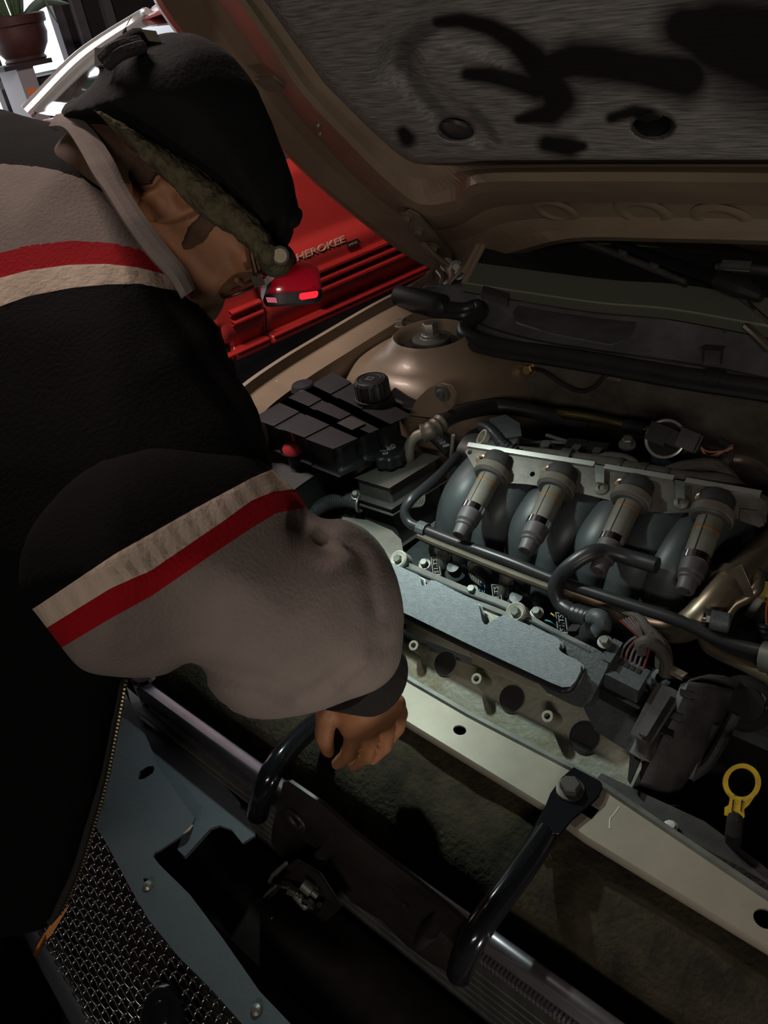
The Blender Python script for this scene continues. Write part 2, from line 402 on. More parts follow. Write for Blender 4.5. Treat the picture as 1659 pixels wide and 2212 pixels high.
win2 = slab('window_2', (wx-0.10, 3.42, 1.62), (wx-0.08, 3.75, 2.5), SKYGL, kind='structure')
for y in (0.23, 0.95, 1.7, 2.42, 2.90): slab('window_mullion', (wx-0.07, y-0.03, 0.3), (wx-0.005, y+0.03, 2.5), FRAME, parent=win)
for z in (0.33, 2.47): slab('window_rail', (wx-0.065, 0.26, z-0.03), (wx-0.01, 2.87, z+0.03), FRAME, parent=win)
for y in (3.0, 3.2): slab('trim_1', (-5.04, y-0.03, 0), (-5.0, y+0.03, 3.0), FRAME, kind='structure')

# plant, pot, pedestal, bench in front of the window
DWOOD = mat('dark_bench_wood', (0.035, 0.03, 0.032), 0.7)
xb = -4.45
bp = Ux(120, 158, xb)
b = thing('bench', 'dark bench with an open shelf below the bright window, behind the grey pedestal', 'bench', (xb-0.2, bp[1]+0.1, 0))
zt = bp[2]
slab('bench_top', (xb-0.42, bp[1]-0.12, zt-0.04), (xb, bp[1]+0.62, zt), DWOOD, parent=b, bevel=0.006)
slab('shelf', (xb-0.40, bp[1]-0.05, zt-0.22), (xb-0.02, bp[1]+0.60, zt-0.19), DWOOD, parent=b)
slab('back_panel', (xb-0.43, bp[1]-0.05, 0.1), (xb-0.41, bp[1]+0.60, zt-0.04), DWOOD, parent=b)
for dy in (-0.08, 0.58):
    for dx in (-0.38, -0.04): slab('leg', (xb+dx-0.025, bp[1]+dy-0.025, 0), (xb+dx+0.025, bp[1]+dy+0.025, zt-0.04), DWOOD, parent=b)
xp = -4.32
p0, p1 = Ux(32, 140, xp), Ux(62, 140, xp); zp = p0[2]
ped = thing('pedestal', 'pale grey square pedestal with an orange sticker, under the flower pot', 'stand', ((xp-0.1), (p0[1]+p1[1])/2, 0))
GREYB = mat('grey_cabinet', (0.30, 0.31, 0.34), 0.6)
slab('body', (xp-0.2, p0[1], 0), (xp, p1[1]+0.02, zp-0.02), GREYB, parent=ped, bevel=0.004)
slab('cap', (xp-0.24, p0[1]-0.07, zp-0.02), (xp+0.02, p1[1]+0.12, zp), DWOOD, parent=ped)
s0 = Ux(58, 192, xp+0.001); slab('sticker', (xp, s0[1], s0[2]-0.045), (xp+0.0015, s0[1]+0.045, s0[2]+0.0), mat('orange_sticker', (0.75, 0.22, 0.06), 0.6), parent=ped)
pc = Ux(60, 139, xp-0.1); pc[2] = zp
pt = thing('flower_pot', 'rounded brown flower pot holding a leafy plant, backlit by the window', 'pot', pc)
TERRA = mat('brown_glazed_pot', (0.065, 0.026, 0.024), 0.55, var=0.3, vscale=12)
PS_ = 1.16
lathe_prof = [(0.0, 0.085), (0.012, 0.09), (0.03, 0.082), (0.09, 0.112), (0.15, 0.125), (0.19, 0.122), (0.205, 0.124)]
obj('bowl', lathe(pc, V(0, 0, 1), [(h*0.75, r*PS_) for h, r in lathe_prof], 32), TERRA, pt)
obj('rim', lathe(pc+V(0, 0, 0.153), V(0, 0, 1), [(0, 0.144), (0.005, 0.157), (0.04, 0.160), (0.046, 0.149), (0.035, 0.133), (0.0, 0.128)], 32), TERRA, pt)
obj('soil', lathe(pc+V(0, 0, 0.167), V(0, 0, 1), [(0, 0.130), (0.006, 0.0)], 24), VOIDM, pt)
pl = thing('potted_plant', 'strappy green plant growing out of the brown pot', 'plant', pc+V(0, 0, 0.175))
LEAF = mat('leaf_green', (0.07, 0.13, 0.05), 0.5, var=0.4, vscale=9)
def leaf(base, tip, w, droop):
    P = catmull([base, base+(tip-base)*0.5+V(0, 0, droop), tip], 8); T, U = frames(P); r0, r1, r2 = [], [], []
    for i, p in enumerate(P):
        q = w*math.sin(math.pi*(0.12+0.88*i/(len(P)-1)))**0.8 if i < len(P)-1 else 0.0005
        s = nrm(np.cross(T[i], V(1, 0.15, 0.2))); r0.append(p-s*q); r1.append(p+np.cross(s, T[i])*q*0.35); r2.append(p+s*q)
    return loft([r0, r1, r2])
rng = random.Random(3)
for i in range(26):
    a = rng.uniform(0, 6.28); rr = rng.uniform(0.02, 0.30); hgt = rng.uniform(0.12, 0.42)
    if i in (3, 9, 15): rr, hgt = 0.28, -0.10+0.05*rng.random()
    base = pc+V(0.05*math.cos(a), 0.05*math.sin(a), 0.175)
    obj('leaf', leaf(base, pc+V(rr*math.cos(a)*0.6, rr*math.sin(a), 0.175+hgt), rng.uniform(0.010, 0.020), 0.08 if hgt > 0 else 0.22), LEAF, pl, solid=0.0015)
tip = Ux(150, 8, xp-0.1); obj('leaf', leaf(pc+V(0, 0.05, 0.178), tip, 0.022, 0.04), mat('pale_leaf', (0.14, 0.2, 0.16), 0.45), pl, solid=0.0015)

# ================================================================== red SUV on the next bay
XJ = -2.2
JA = -0.115; JP = V(XJ, 1.7, 0)                 # the SUV stands a little askew
def jrot(p, a):
    d = np.asarray(p)-JP; return JP+V(d[0]*math.cos(a)-d[1]*math.sin(a), d[0]*math.sin(a)+d[1]*math.cos(a), d[2])
def UJ(px, py, x=XJ):                                   # pixel to the SUV's own axes
    n = V(math.cos(JA), math.sin(JA), 0); return jrot(Upl(px, py, jrot(V(x, 1.7, 0), JA), n), -JA)
jeep = thing('suv', 'red SUV parked alongside, its front wing and door showing behind the man', 'car', (XJ-0.85, 2.2, 0))
def side_x(z):       # bulge of the body side
    return XJ+np.interp(z, [0.42, 0.445, 0.465, 0.48, 0.535, 0.55, 0.65, 0.675, 0.70, 0.745, 0.76, 0.96, 0.975, 1.02], [-0.05, -0.004, 0.0, -0.035, -0.012, -0.008, -0.008, -0.004, -0.008, -0.042, -0.045, -0.058, -0.063, -0.10])
def side_panel(name, y0, y1, arch=None, zs=None, mate=REDP):
    zs = zs if zs is not None else np.linspace(0.42, 1.02, 49); ys = np.linspace(y0, y1, max(int((y1-y0)/0.025), 2)+1)
    rows = [[V(side_x(z), y, z) for y in ys] for z in zs]; mb = loft(rows)
    if arch:
        keep = []
        for f in mb.f:
            c = np.mean([mb.v[i] for i in f], 0)
            if (c[1]-arch[0])**2+(c[2]-arch[1])**2 > arch[2]**2: keep.append(f)
        mb.f = keep
    return obj(name, mb, mate, jeep, solid=0.02)
yd = UJ(578, 690, XJ)[1]; ya = UJ(500, 730, XJ)[1]-0.40
ARCHR = 0.40; az = 0.42
fend = side_panel('front_fender', 0.35, yd-0.006, (ya, az, ARCHR)); dr1 = side_panel('front_door', yd+0.006, yd+1.08); side_panel('rear_door', yd+1.09, yd+1.9); side_panel('rear_quarter', yd+1.91, 4.75, (yd+2.2, az, ARCHR))
CLAD = mat('red_cladding', (0.36, 0.02, 0.018), 0.4, 0, coat=0.2, var=0.2, vscale=4)
def rib(y0, y1, z, h, par, proud=0.018, m=CLAD):
    x = side_x(z)
    sec = [V(x-0.01, 0, z-h), V(x+proud*0.5, 0, z-h*0.9), V(x+proud, 0, z-h*0.3), V(x+proud, 0, z+h*0.3), V(x+proud*0.4, 0, z+h*0.95), V(x-0.01, 0, z+h)]
    obj('cladding_rib', loft([[p+V(0, y0, 0) for p in sec], [p+V(0, y1, 0) for p in sec]], closed=True), m, par, sharp=25, bevel=0)
for z in (0.560, 0.596, 0.630):
    rib(yd+0.22, yd+1.05, z, 0.0135, dr1, 0.022)
for z in (0.575, 0.610): rib(yd-0.14, yd-0.012, z, 0.010, fend, 0.02)
rib(yd+0.01, yd+1.07, 0.470, 0.008, dr1, 0.014); rib(yd-0.20, yd-0.01, 0.470, 0.008, fend, 0.014)
# badge: the lettering sits on the door skin
bz0 = UJ(622, 566, XJ)
a0 = UJ(652, 562, XJ-0.008); a1 = UJ(747, 535, XJ-0.008)
CHR = mat('badge_chrome', (0.62, 0.54, 0.40), 0.4, 0.25)
for wpart in (('badge_lettering', 'CHEROKEE', UJ(624, 571, XJ-0.005), UJ(747, 538, XJ-0.005), 0.024),):
    o_, e_ = wpart[2], wpart[3]; zb = o_[2]
    q = V(side_x(zb)+0.001, o_[1], zb); text_mesh(wpart[0], wpart[1], CHR, dr1, q, V(0, 1, 0), V(0, 0, 1), np.linalg.norm(e_-o_), 0.004, wpart[4])
q0 = UJ(752, 536, XJ-0.005); q0[0] = side_x(q0[2]); slabp = box(q0+V(0.003, 0.022, 0.012), V(0.003, 0, 0), V(0, 0.026, 0), V(0, 0, 0.010))
plate = obj('badge_plate', slabp, BLKGLOSS, dr1, bevel=0.002)
text_mesh('badge_lettering', 'LIMITED', CHR, dr1, q0+V(0.0055, 0.000, 0.007), V(0, 1, 0), V(0, 0, 1), 0.044, 0.001, 0.009)
# hood, windscreen, roof, far side
XF = XJ-1.75
yw = UJ(60, 240, XF)[1]; zw = UJ(60, 240, XF)[2]
hood_rows = []
for y, zc in ((0.25, 0.80), (0.32, 0.90), (0.6, 0.97), (yw-0.1, zw-0.02), (yw+0.02, zw-0.02)):
    hood_rows.append([V(XJ-0.085-s*1.58, y, zc-0.06*abs(2*s-1)**3) for s in np.linspace(0, 1, 13)])
obj('bonnet', loft(hood_rows), REDP, jeep, solid=0.02)
obj('front_fascia', box(V(XJ-0.875, 0.31, 0.6), V(0.83, 0, 0), V(0, 0.05, 0), V(0, 0, 0.24)), REDP, jeep, bevel=0.03)
yr, zr = UJ(285, 48, XF+0.18)[1], UJ(285, 48, XF+0.18)[2]
GLS = mat('car_glass', (0.03, 0.045, 0.04), 0.04, 0, coat=1.0, spec=0.8)
def lerp(a, b, t): return a+(b-a)*t
Cw = [V(XF+0.06, yw, zw), V(XJ-0.14, yw, zw-0.03)]; Rw = [V(XF+0.26, yr, zr), V(XJ-0.34, yr, zr)]
rowsw = []
for t in np.linspace(0, 1, 9):
    row = []
    for s in np.linspace(0, 1, 13):
        p = lerp(lerp(Cw[0], Cw[1], s), lerp(Rw[0], Rw[1], s), t); p = p+V(0, -0.07*(1-(2*s-1)**2), 0.035*math.sin(math.pi*t)*0.6); row.append(p)
    rowsw.append(row)
obj('windscreen', loft(rowsw), GLS, jeep, solid=0.006)
PIL = mat('window_lit_pillar', (0.55, 0.56, 0.55), 0.22, 0.2, coat=0.6)  # window light on the far red pillar put into a pale colour
obj('far_pillar', tube([Cw[0]+V(-0.02, -0.02, 0.0), lerp(Cw[0], Rw[0], 0.5)+V(-0.03, 0, 0.035), Rw[0]+V(0.0, 0, 0.012), Rw[0]+V(0.12, -0.015, 0.03)], [0.032, 0.032, 0.026, 0.015], 10, 8), PIL, jeep)
obj('near_pillar', tube([Cw[1], lerp(Cw[1], Rw[1], 0.5)+V(0, 0, 0.02), Rw[1]], 0.03, 10, 8), REDP, jeep)
roof_rows = []
for y, dz in ((yr, 0.0), (yr+0.08, 0.045), (yr+0.5, 0.07), (yr+1.5, 0.07), (4.6, 0.04)):
    roof_rows.append([V(lerp(XF+0.26, XJ-0.34, s), y-0.07*(1-(2*s-1)**2)*(y < yr+0.3), zr+dz+0.03*(1-(2*s-1)**2)) for s in np.linspace(0, 1, 13)])
obj('roof', loft(roof_rows), REDP, jeep, solid=0.02)
for nm, ya0, ya1 in (('side_window', yw+0.35, yw+1.2), ('side_window', yw+1.3, 4.4)):
    for xa, xb_ in ((XJ-0.085, XJ-0.34), (XF+0.07, XF+0.26)):
        obj(nm, prism([V(xa, ya0-0.3, 1.0), V(xa, ya1, 1.0), V(xb_, ya1, zr+0.02), V(xb_, ya0+0.15, zr+0.02)], V(-0.008, 0, 0)), GLS, jeep)
obj('far_side', box(V(XF+0.04, 2.5, 0.75), V(0.02, 0, 0), V(0, 2.2, 0), V(0, 0, 0.30)), REDP, jeep)
obj('tailgate', box(V(XJ-0.87, 4.7, 0.95), V(0.8, 0, 0), V(0, 0.03, 0), V(0, 0, 0.5)), REDP, jeep)
obj('inner_arch', lathe(V(XJ-0.3, ya, az), V(1, 0, 0), [(0, 0.40), (0.27, 0.40)], 32), VOIDM, jeep)
for yy in (ya, yd+2.2):
    for xx in (XJ-0.2, XF+0.02):
        w = obj('wheel', lathe(V(xx, yy, 0.345), V(1, 0, 0), [(0, 0.22), (0.01, 0.30), (0.03, 0.335), (0.06, 0.345), (0.13, 0.345), (0.16, 0.335), (0.185, 0.30), (0.19, 0.23), (0.17, 0.20)], 40), RUB, jeep)
        obj('rim', lathe(V(xx+0.11, yy, 0.345), V(1, 0, 0), [(0, 0.215), (0.05, 0.21), (0.03, 0.18), (0.05, 0.06), (0.065, 0.05), (0.07, 0.0)], 24), ALU_DARK, w)

jl = jrot(WL[jeep.name], JA); jeep.location = Vector(jl); jeep.rotation_euler = (0, 0, JA)

# ================================================================== the car being worked on: body
car = thing('sedan', 'champagne sedan with its bonnet up and engine bay open', 'car', (-0.2, 1.2, 0))
cart = lambda name, mb, m, **k: obj(name, mb, m, car, **k)
XFN = -1.06
# fender edge and drain channel, outside to inside
O = [(500, 862), (520, 832), (600, 776), (700, 716), (800, 658), (870, 622), (920, 592), (945, 570)]
out = [Uz(px, py, 0.95+0.018*i/7) for i, (px, py) in enumerate(O)]
rows = []
for dx, dz in ((-0.09, -0.24), (-0.055, -0.10), (-0.02, -0.022), (0.0, 0.0), (0.012, 0.001), (0.016, -0.016), (0.05, -0.022), (0.066, -0.026), (0.07, -0.06), (0.072, -0.16), (0.074, -0.30), (0.075, -0.45)):
    rows.append([p+V(dx, 0, dz) for p in out])
rows = [[r[0]+(r[0]-r[1])*3]+r+[r[-1]+V(0.02, 0.25, 0)] for r in rows]
fender = cart('fender', loft([catmull(r, 4) for r in rows]), PAINT, sharp=28)
for px, py in ((656, 790), (600, 832), (730, 742), (798, 700)):
    c = Uz(px, py, 0.925)
    obj('clip', lathe(c, V(0.5, -0.4, 0.8), [(0, 0.007), (0.004, 0.0075), (0.013, 0.002), (0.014, 0.0)], 8), mat('cream_clip', (0.55, 0.5, 0.38), 0.5), fender)
for px, py in ((640, 845), (628, 815)): obj('screw', hexbolt(Uz(px, py, 0.90), V(0.4, -0.3, 1), 0.005, 0.006), ZINC, fender)
# inner apron below the fender
cart('inner_apron', loft([[V(-0.99, y, 0.70) for y in np.linspace(0.2, 1.35, 12)], [V(-0.98, y, 0.60) for y in np.linspace(0.2, 1.35, 12)], [V(-0.96, y, 0.3) for y in np.linspace(0.2, 1.35, 12)]]), PAINT_DULL)
# the near side, beyond the frame: wing and apron
yr_ = np.linspace(0.35, 1.4, 14)
cart('fender', loft([[V(0.72-dx, y, 0.95+dz+0.02*(y-0.7)) for y in yr_] for dx, dz in ((-0.09, -0.24), (-0.055, -0.10), (-0.02, -0.022), (0.0, 0.0), (0.016, -0.016), (0.066, -0.026), (0.07, -0.06), (0.075, -0.45))]), PAINT, sharp=28)
cart('inner_apron', loft([[V(0.65, y, z) for y in np.linspace(0.2, 1.35, 8)] for z in (0.75, 0.5, 0.3)]), PAINT_DULL)
# strut tower
tc = Uz(930, 722, 0.955)
def trow(z, rx, ry, oy=0.0, sq=0.0):
    r = []
    for i in range(40):
        a = 2*math.pi*i/40; c, s = math.cos(a), math.sin(a); k = (abs(c)**4+abs(s)**4)**(-0.25*sq) if sq else 1
        r.append(tc+V(rx*c*k, oy+ry*s*k, z-tc[2]))
    return r
tower = cart('strut_tower', loft([trow(0.58, 0.17, 0.175, 0.0, 1), trow(0.80, 0.155, 0.165, 0, 1), trow(0.885, 0.145, 0.15, 0, 0.9), trow(0.915, 0.132, 0.135, 0, 0.5), trow(0.925, 0.11, 0.108), trow(0.935, 0.088, 0.085), trow(0.951, 0.074, 0.072), trow(0.957, 0.068, 0.066), trow(0.951, 0.061, 0.059), trow(0.935, 0.055, 0.054), trow(0.932, 0.0, 0.0)][::-1], closed=True), PAINT, sharp=50)
obj('mount_cup', lathe(tc+V(0, 0, -0.022), V(0, 0, 1), [(0, 0.053), (0.003, 0.05), (0.004, 0.036), (0.012, 0.034), (0.014, 0.028)], 28), RUB, tower)
obj('mount_washer', lathe(tc+V(0, 0, -0.01), V(0, 0, 1), [(0, 0.033), (0.004, 0.034), (0.006, 0.020), (0.008, 0.018)], 24), ALU_DARK, tower)
obj('strut_nut', hexbolt(tc+V(0, 0, -0.004), V(0, 0, 1), 0.014, 0.026, washer=1.2), ZINC, tower)
for px, py in ((866, 705), (940, 750)): obj('nut', hexbolt(Uz(px, py, 0.928), V(0, 0, 1), 0.0085, 0.014), ZINC, tower)
obj('clip', lathe(Uz(912, 752, 0.925), V(0, -0.2, 1), [(0, 0.009), (0.004, 0.009), (0.018, 0.002), (0.0185, 0)], 8), mat('cream_clip', (0.5, 0.45, 0.3), 0.5), tower)
gs = Uy(950, 850, tc[1]-0.163)
obj('gusset_plate', prism([Uy(*p, tc[1]-0.168) for p in ((888, 893), (905, 862), (930, 838), (955, 828), (975, 832), (985, 850), (980, 875), (950, 900))], V(0, -0.004, 0)), PAINT, tower, bevel=0.0015)
obj('bolt_boss', lathe(Uy(957, 848, tc[1]-0.172), V(0, -1, 0), [(0, 0.014), (0.004, 0.013), (0.005, 0.008), (0.011, 0.007), (0.0111, 0.004), (0.006, 0.003)], 20), ALU_DARK, tower)
# firewall
fw = loft([[V(x, 1.10+dy, z) for x in np.linspace(-1.0, 0.7, 24)] for z, dy in ((0.3, 0.05), (0.6, 0.02), (0.74, 0.03), (0.80, 0.0), (0.90, 0.0), (0.915, -0.02), (0.94, -0.02))])
firewall = cart('firewall', fw, FIREW)
fb = Uy(1145, 797, 1.095)
obj('bolt', hexbolt(fb, V(0, -1, 0.2), 0.010, 0.012, washer=1.4), BRASS, firewall)
cb = [Uy(px, py, y) for px, py, y in ((1148, 796, 1.09), (1175, 803, 1.07), (1215, 830, 1.07), (1255, 846, 1.07), (1285, 836, 1.075), (1305, 815, 1.08), (1325, 805, 1.09))]
obj('ground_cable', tube(cb, 0.0032, 8), RUB, firewall)
obj('cable_bracket', box(Uy(1328, 808, 1.088), V(0.012, 0, 0), V(0, 0.006, 0), V(0, 0, 0.008)), PAINT_DULL, firewall, bevel=0.002)
# cowl: black plastic trough between seal and glass
C0 = [(850, 655), (1000, 695), (1050, 725), (1150, 755), (1300, 780), (1450, 805), (1560, 822), (1659, 840), (1800, 862)]
C1 = [(930, 618), (1015, 612), (1060, 620), (1150, 640), (1300, 662), (1450, 672), (1560, 690), (1659, 712), (1800, 745)]
r0 = [Uz(px, py, 0.935) for px, py in C0]; r1 = [Uz(px, py, 0.985) for px, py in C1]
cw = []
for t, dz in ((0, 0), (0.12, 0.004), (0.3, -0.01), (0.62, -0.012), (0.8, 0.004), (1, 0.0)): cw.append(catmull([lerp(a, b_, t)+V(0, 0, dz) for a, b_ in zip(r0, r1)], 4))
cowl = cart('cowl_panel', loft(cw), COWL, solid=0.004)
# louvre slots and inset lid of the cowl
for i in range(9):
    a = Uz(1048+i*6.2, 628+i*2.0, 0.984); e = Uz(1042+i*6.2, 652+i*1.7, 0.975)
    obj('louvre', box((a+e)/2+V(0, 0, 0.006), (e-a)/2, V(0.0022, 0.0006, 0), V(0, 0, 0.003)), BLK_DUST, cowl, bevel=0.001)
lid = [Uz(px, py, 0.968) for px, py in ((1142, 640), (1300, 664), (1372, 684), (1376, 696), (1350, 735), (1320, 748), (1200, 725), (1118, 700), (1112, 680))]
obj('access_lid', prism(lid, V(0, 0, 0.006)), COWL, cowl, bevel=0.003)
g0 = Uz(1580, 722, 0.965); obj('drain_cup', lathe(g0, V(0, 0, 1), [(0, 0.022), (0.012, 0.02), (0.013, 0.012), (0.004, 0.011)], 20), BLK_DUST, cowl)
obj('tab', box(Uz(1540, 775, 0.95), V(0.012, 0.002, 0), V(0, 0.006, 0), V(0, 0, 0.018)), BLK_DUST, cowl, bevel=0.002)
# rubber weather strip along the cowl edge
S = [(862, 640, .955), (905, 650, .955), (950, 662, .955), (1000, 668, .957), (1030, 660, .96), (1040, 672, .96), (1022, 690, .957), (1003, 705, .955), (1006, 722, .952), (1035, 736, .95), (1100, 751, .948), (1200, 765, .947), (1330, 786, .946), (1480, 812, .945), (1659, 838, .945), (1850, 868, .945)]
seal = thing('weather_strip', 'long black rubber seal with an S-bend along the cowl edge', 'seal', Uz(1250, 775, .94))
SP = [Uz(px, py, z) for px, py, z in S]
obj('bulb_seal', tube(SP, 0.0125, 12, 6), RUB, seal)
obj('seal_lip', tube([p+V(0, -0.011, -0.009) for p in SP], 0.0075, 8, 6), RUB, seal)
obj('seal_sleeve', tube(SP[:3]+[lerp(SP[2], SP[3], 0.15)], [0.022, 0.024, 0.024, 0.023], 14, 5), BLK, seal)
obj('seal_clamp', tube([Uz(1528, 818, .945), Uz(1560, 824, .945)], 0.0165, 12, 3), BLK, seal)
# windscreen
W0 = [(1010, 612), (1150, 634), (1300, 655), (1450, 668), (1659, 705), (1850, 745)]
wb = catmull([Uz(px, py, 0.99) for px, py in W0], 5); up = V(0, 0.82, 0.55)
gl = [[p+up*h+V(0, 0, -0.0*h) for p in wb] for h in (-0.02, 0.2, 0.45, 0.7)]
DGL = mat('dark_windscreen', (0.010, 0.014, 0.012), 0.05, 0, coat=0.5, spec=0.5)
wsn = cart('windscreen', loft(gl), DGL)
obj('frit_band', loft([[p+up*h+V(0, -0.0015, 0.0025) for p in wb] for h in (-0.02, 0.02, 0.045)]), mat('frit_ceramic', (0.10, 0.11, 0.085), 0.35), wsn)
obj('glass_edge', tube([p+V(0, -0.004, 0.002) for p in wb], 0.0022, 6, smooth=False), mat('pale_glass_edge', (0.22, 0.24, 0.18), 0.3), wsn)
obj('pillar_trim', tube([Uz(1018, 612, .99)+V(-0.01, -0.01, 0.0), Uz(1018, 612, .99)+up*0.12+V(-0.01, 0, 0.01), Uz(1018, 612, .99)+up*0.4+V(-0.0, 0, 0.01)], 0.006, 8, 4), PAINT, wsn)
obj('far_pillar', loft([[Uz(1012, 612, .99)+up*h+V(dx, -0.01, dz) for h in (0.02, 0.2, 0.7)] for dx, dz in ((0, 0.0), (-0.02, 0.006), (-0.06, -0.03))]), PAINT, car)
GREENSTRIP = mat('green_light_band', (0.12, 0.22, 0.10), 0.4)
e0, e1 = Upl(1250, 526, wb[10], nrm(np.cross(V(1, 0, 0), up))), Upl(1700, 548, wb[10], nrm(np.cross(V(1, 0, 0), up)))
obj('light_band', prism([e0, e1, e1+V(0, 0.012, 0.010), e0+V(0, 0.012, 0.010)], V(0, -0.001, 0.003)), GREENSTRIP, wsn)  # green strip painted for cabin light showing through the glass
# wiper
wn = V(0, -0.55, 0.82)
WPm = lambda px, py, h=0.02: Upl(px, py, wb[12]+wn*h, wn)
wip = thing('wiper', 'black windscreen wiper arm with long blade parked across the dark glass', 'wiper', WPm(1630, 640))
A = [WPm(*p, 0.035) for p in ((1325, 522), (1400, 550), (1480, 578), (1545, 600), (1600, 618), (1650, 636))]
obj('arm', tube(A, [0.007, 0.011, 0.013, 0.014, 0.016, 0.012], 10, 5, flat=(1, 0.7)), BLKGLOSS, wip)
obj('knuckle', tube([WPm(1552, 602, 0.037), WPm(1600, 620, 0.037), WPm(1648, 640, 0.034)], [0.017, 0.019, 0.012], 10, 5, flat=(1, 0.8)), BLK, wip)
obj('blade_frame', tube([WPm(*p, 0.022) for p in ((1255, 520), (1340, 552), (1410, 580), (1480, 609))], [0.004, 0.006, 0.006, 0.004], 8, 5), BLK_DUST, wip)
obj('blade_rubber', tube([WPm(*p, 0.010) for p in ((1248, 526), (1340, 558), (1410, 586), (1484, 616))], 0.004, 6, 5), RUB, wip)
for p in ((1345, 548), (1412, 576)): obj('blade_bridge', box(WPm(*p, 0.026), V(0.012, -0.008, 0)*0.8, V(0, 0.004, 0.003), wn*0.004), ALU_DARK, wip)
wip2 = thing('wiper', 'short wiper blade entering at the right edge above the knuckle of the other', 'wiper', WPm(1610, 580))
obj('blade_frame', tube([WPm(*p, 0.022) for p in ((1546, 577), (1600, 578), (1659, 583), (1760, 594))], 0.006, 8, 5), BLK_DUST, wip2)
obj('blade_rubber', tube([WPm(*p, 0.012) for p in ((1552, 585), (1600, 587), (1659, 592), (1760, 602))], 0.0045, 6, 5), RUB, wip2)
obj('clip', box(WPm(1590, 574, 0.028), V(0.02, 0.002, 0), V(0, 0.005, 0.003), wn*0.004), ALU_DARK, wip2, bevel=0.001)
obj('hose', tube([WPm(1600, 640, 0.02), WPm(1630, 668, 0.01), WPm(1665, 700, 0.01)], 0.0035, 6, 4), CHROME, wip)
obj('washer_pipe', tube([Uz(1612, 705, .99), Uz(1635, 725, .985), Uz(1665, 755, .975)], 0.006, 8, 4), PIPE, wip)

# ------------------------------------------------------------------ bonnet, propped open
HN = nrm(V(0, -0.669, -0.743)); HP0 = V(0, 1.25, 1.02)
Hd = lambda px, py, h=0.0: Upl(px, py, HP0+HN*h, HN)       # h towards the engine
hood = cart('bonnet', MB().add([Hd(200, -200, -0.06), Hd(2100, -200, -0.06), Hd(2100, 560, -0.035), Hd(1000, 575, -0.03)], [(0, 1, 2, 3)]), PAINT, solid=-0.002)
E = [  # outlines from the mat edge out to the lip, each with its height above the skin
 ([(520, -60), (570, 0), (640, 98), (700, 180), (790, 270), (850, 325), (890, 350), (940, 357), (1020, 357), (1200, 352), (1430, 350), (1659, 348), (1950, 346)], -0.006),
 ([(495, -60), (545, 0), (618, 100), (682, 190), (775, 285), (840, 345), (900, 385), (960, 380), (1025, 366), (1200, 361), (1430, 360), (1659, 360), (1950, 360)], 0.004),
 ([(478, -60), (530, 0), (603, 105), (670, 200), (765, 298), (835, 365), (905, 420), (985, 405), (1030, 377), (1200, 372), (1430, 372), (1659, 374), (1950, 376)], 0.028),
 ([(462, -60), (512, 0), (590, 108), (658, 208), (755, 310), (830, 385), (905, 440), (985, 432), (1030, 396), (1200, 392), (1430, 392), (1659, 395), (1950, 398)], 0.040),
 ([(448, -60), (500, 0), (578, 112), (648, 216), (748, 322), (826, 400), (905, 462), (980, 460), (1036, 418), (1200, 414), (1430, 414), (1659, 416), (1950, 418)], 0.028),
 ([(420, -60), (470, 0), (552, 120), (628, 232), (730, 345), (815, 428), (905, 490), (985, 490), (1060, 450), (1200, 438), (1430, 440), (1659, 444), (1950, 448)], -0.022),
 ([(385, -60), (432, 0), (520, 132), (606, 244), (712, 358), (808, 445), (900, 512), (990, 520), (1090, 482), (1220, 470), (1430, 470), (1659, 474), (1950, 480)], -0.020),
 ([(355, -60), (395, 0), (490, 140), (590, 256), (697, 372), (800, 462), (900, 534), (985, 548), (1105, 512), (1230, 496), (1430, 496), (1659, 500), (1950, 508)], -0.008),
 ([(325, -60), (360, 20), (470, 158), (575, 275), (682, 384), (790, 474), (900, 552), (984, 578), (1115, 542), (1238, 514), (1430, 515), (1659, 520), (1950, 530)], 0.004),
 ([(315, -60), (350, 24), (460, 164), (570, 281), (677, 390), (785, 480), (896, 560), (984, 590), (1118, 551), (1240, 522), (1430, 523), (1659, 529), (1950, 540)], -0.002),
 ([(312, -60), (346, 26), (456, 166), (568, 283), (675, 392), (783, 482), (894, 562), (984, 592), (1119, 552), (1241, 523), (1430, 524), (1659, 530), (1950, 541)], -0.03)]
rows = []
for ol, h in E: rows.append(catmull([Hd(*p, h if i_ >= 8 else h*0.45) for i_, p in enumerate(ol)], 6))
# pressed dimples of the rear rail
dm = [(1140, 462), (1290, 478), (1440, 468), (1590, 478)]
obj('bonnet_frame', loft(rows), PAINT, hood, sharp=None)
for px, py, rx in ((1200, 456, 0.04), (1390, 460, 0.045), (1560, 474, 0.045)):
    obj('pressing', lathe(Hd(px, py, -0.020), HN, [(0, rx), (0.003, rx*0.85), (0.003, rx*0.6), (-0.004, rx*0.45), (-0.006, 0.0)], 28), PAINT, hood, sharp=60)
for px, py in ((688, 270), (692, 288)): obj('stud', lathe(Hd(px, py, 0.01), HN, [(0, 0.004), (0.004, 0.003), (0.0045, 0)], 10), ZINC, hood)
obj('rubber_stop', box(Hd(585, 180, 0.012), V(0.018, 0, 0), V(0, -0.008, 0.007), HN*0.003), PAINT_DULL, hood, bevel=0.003)
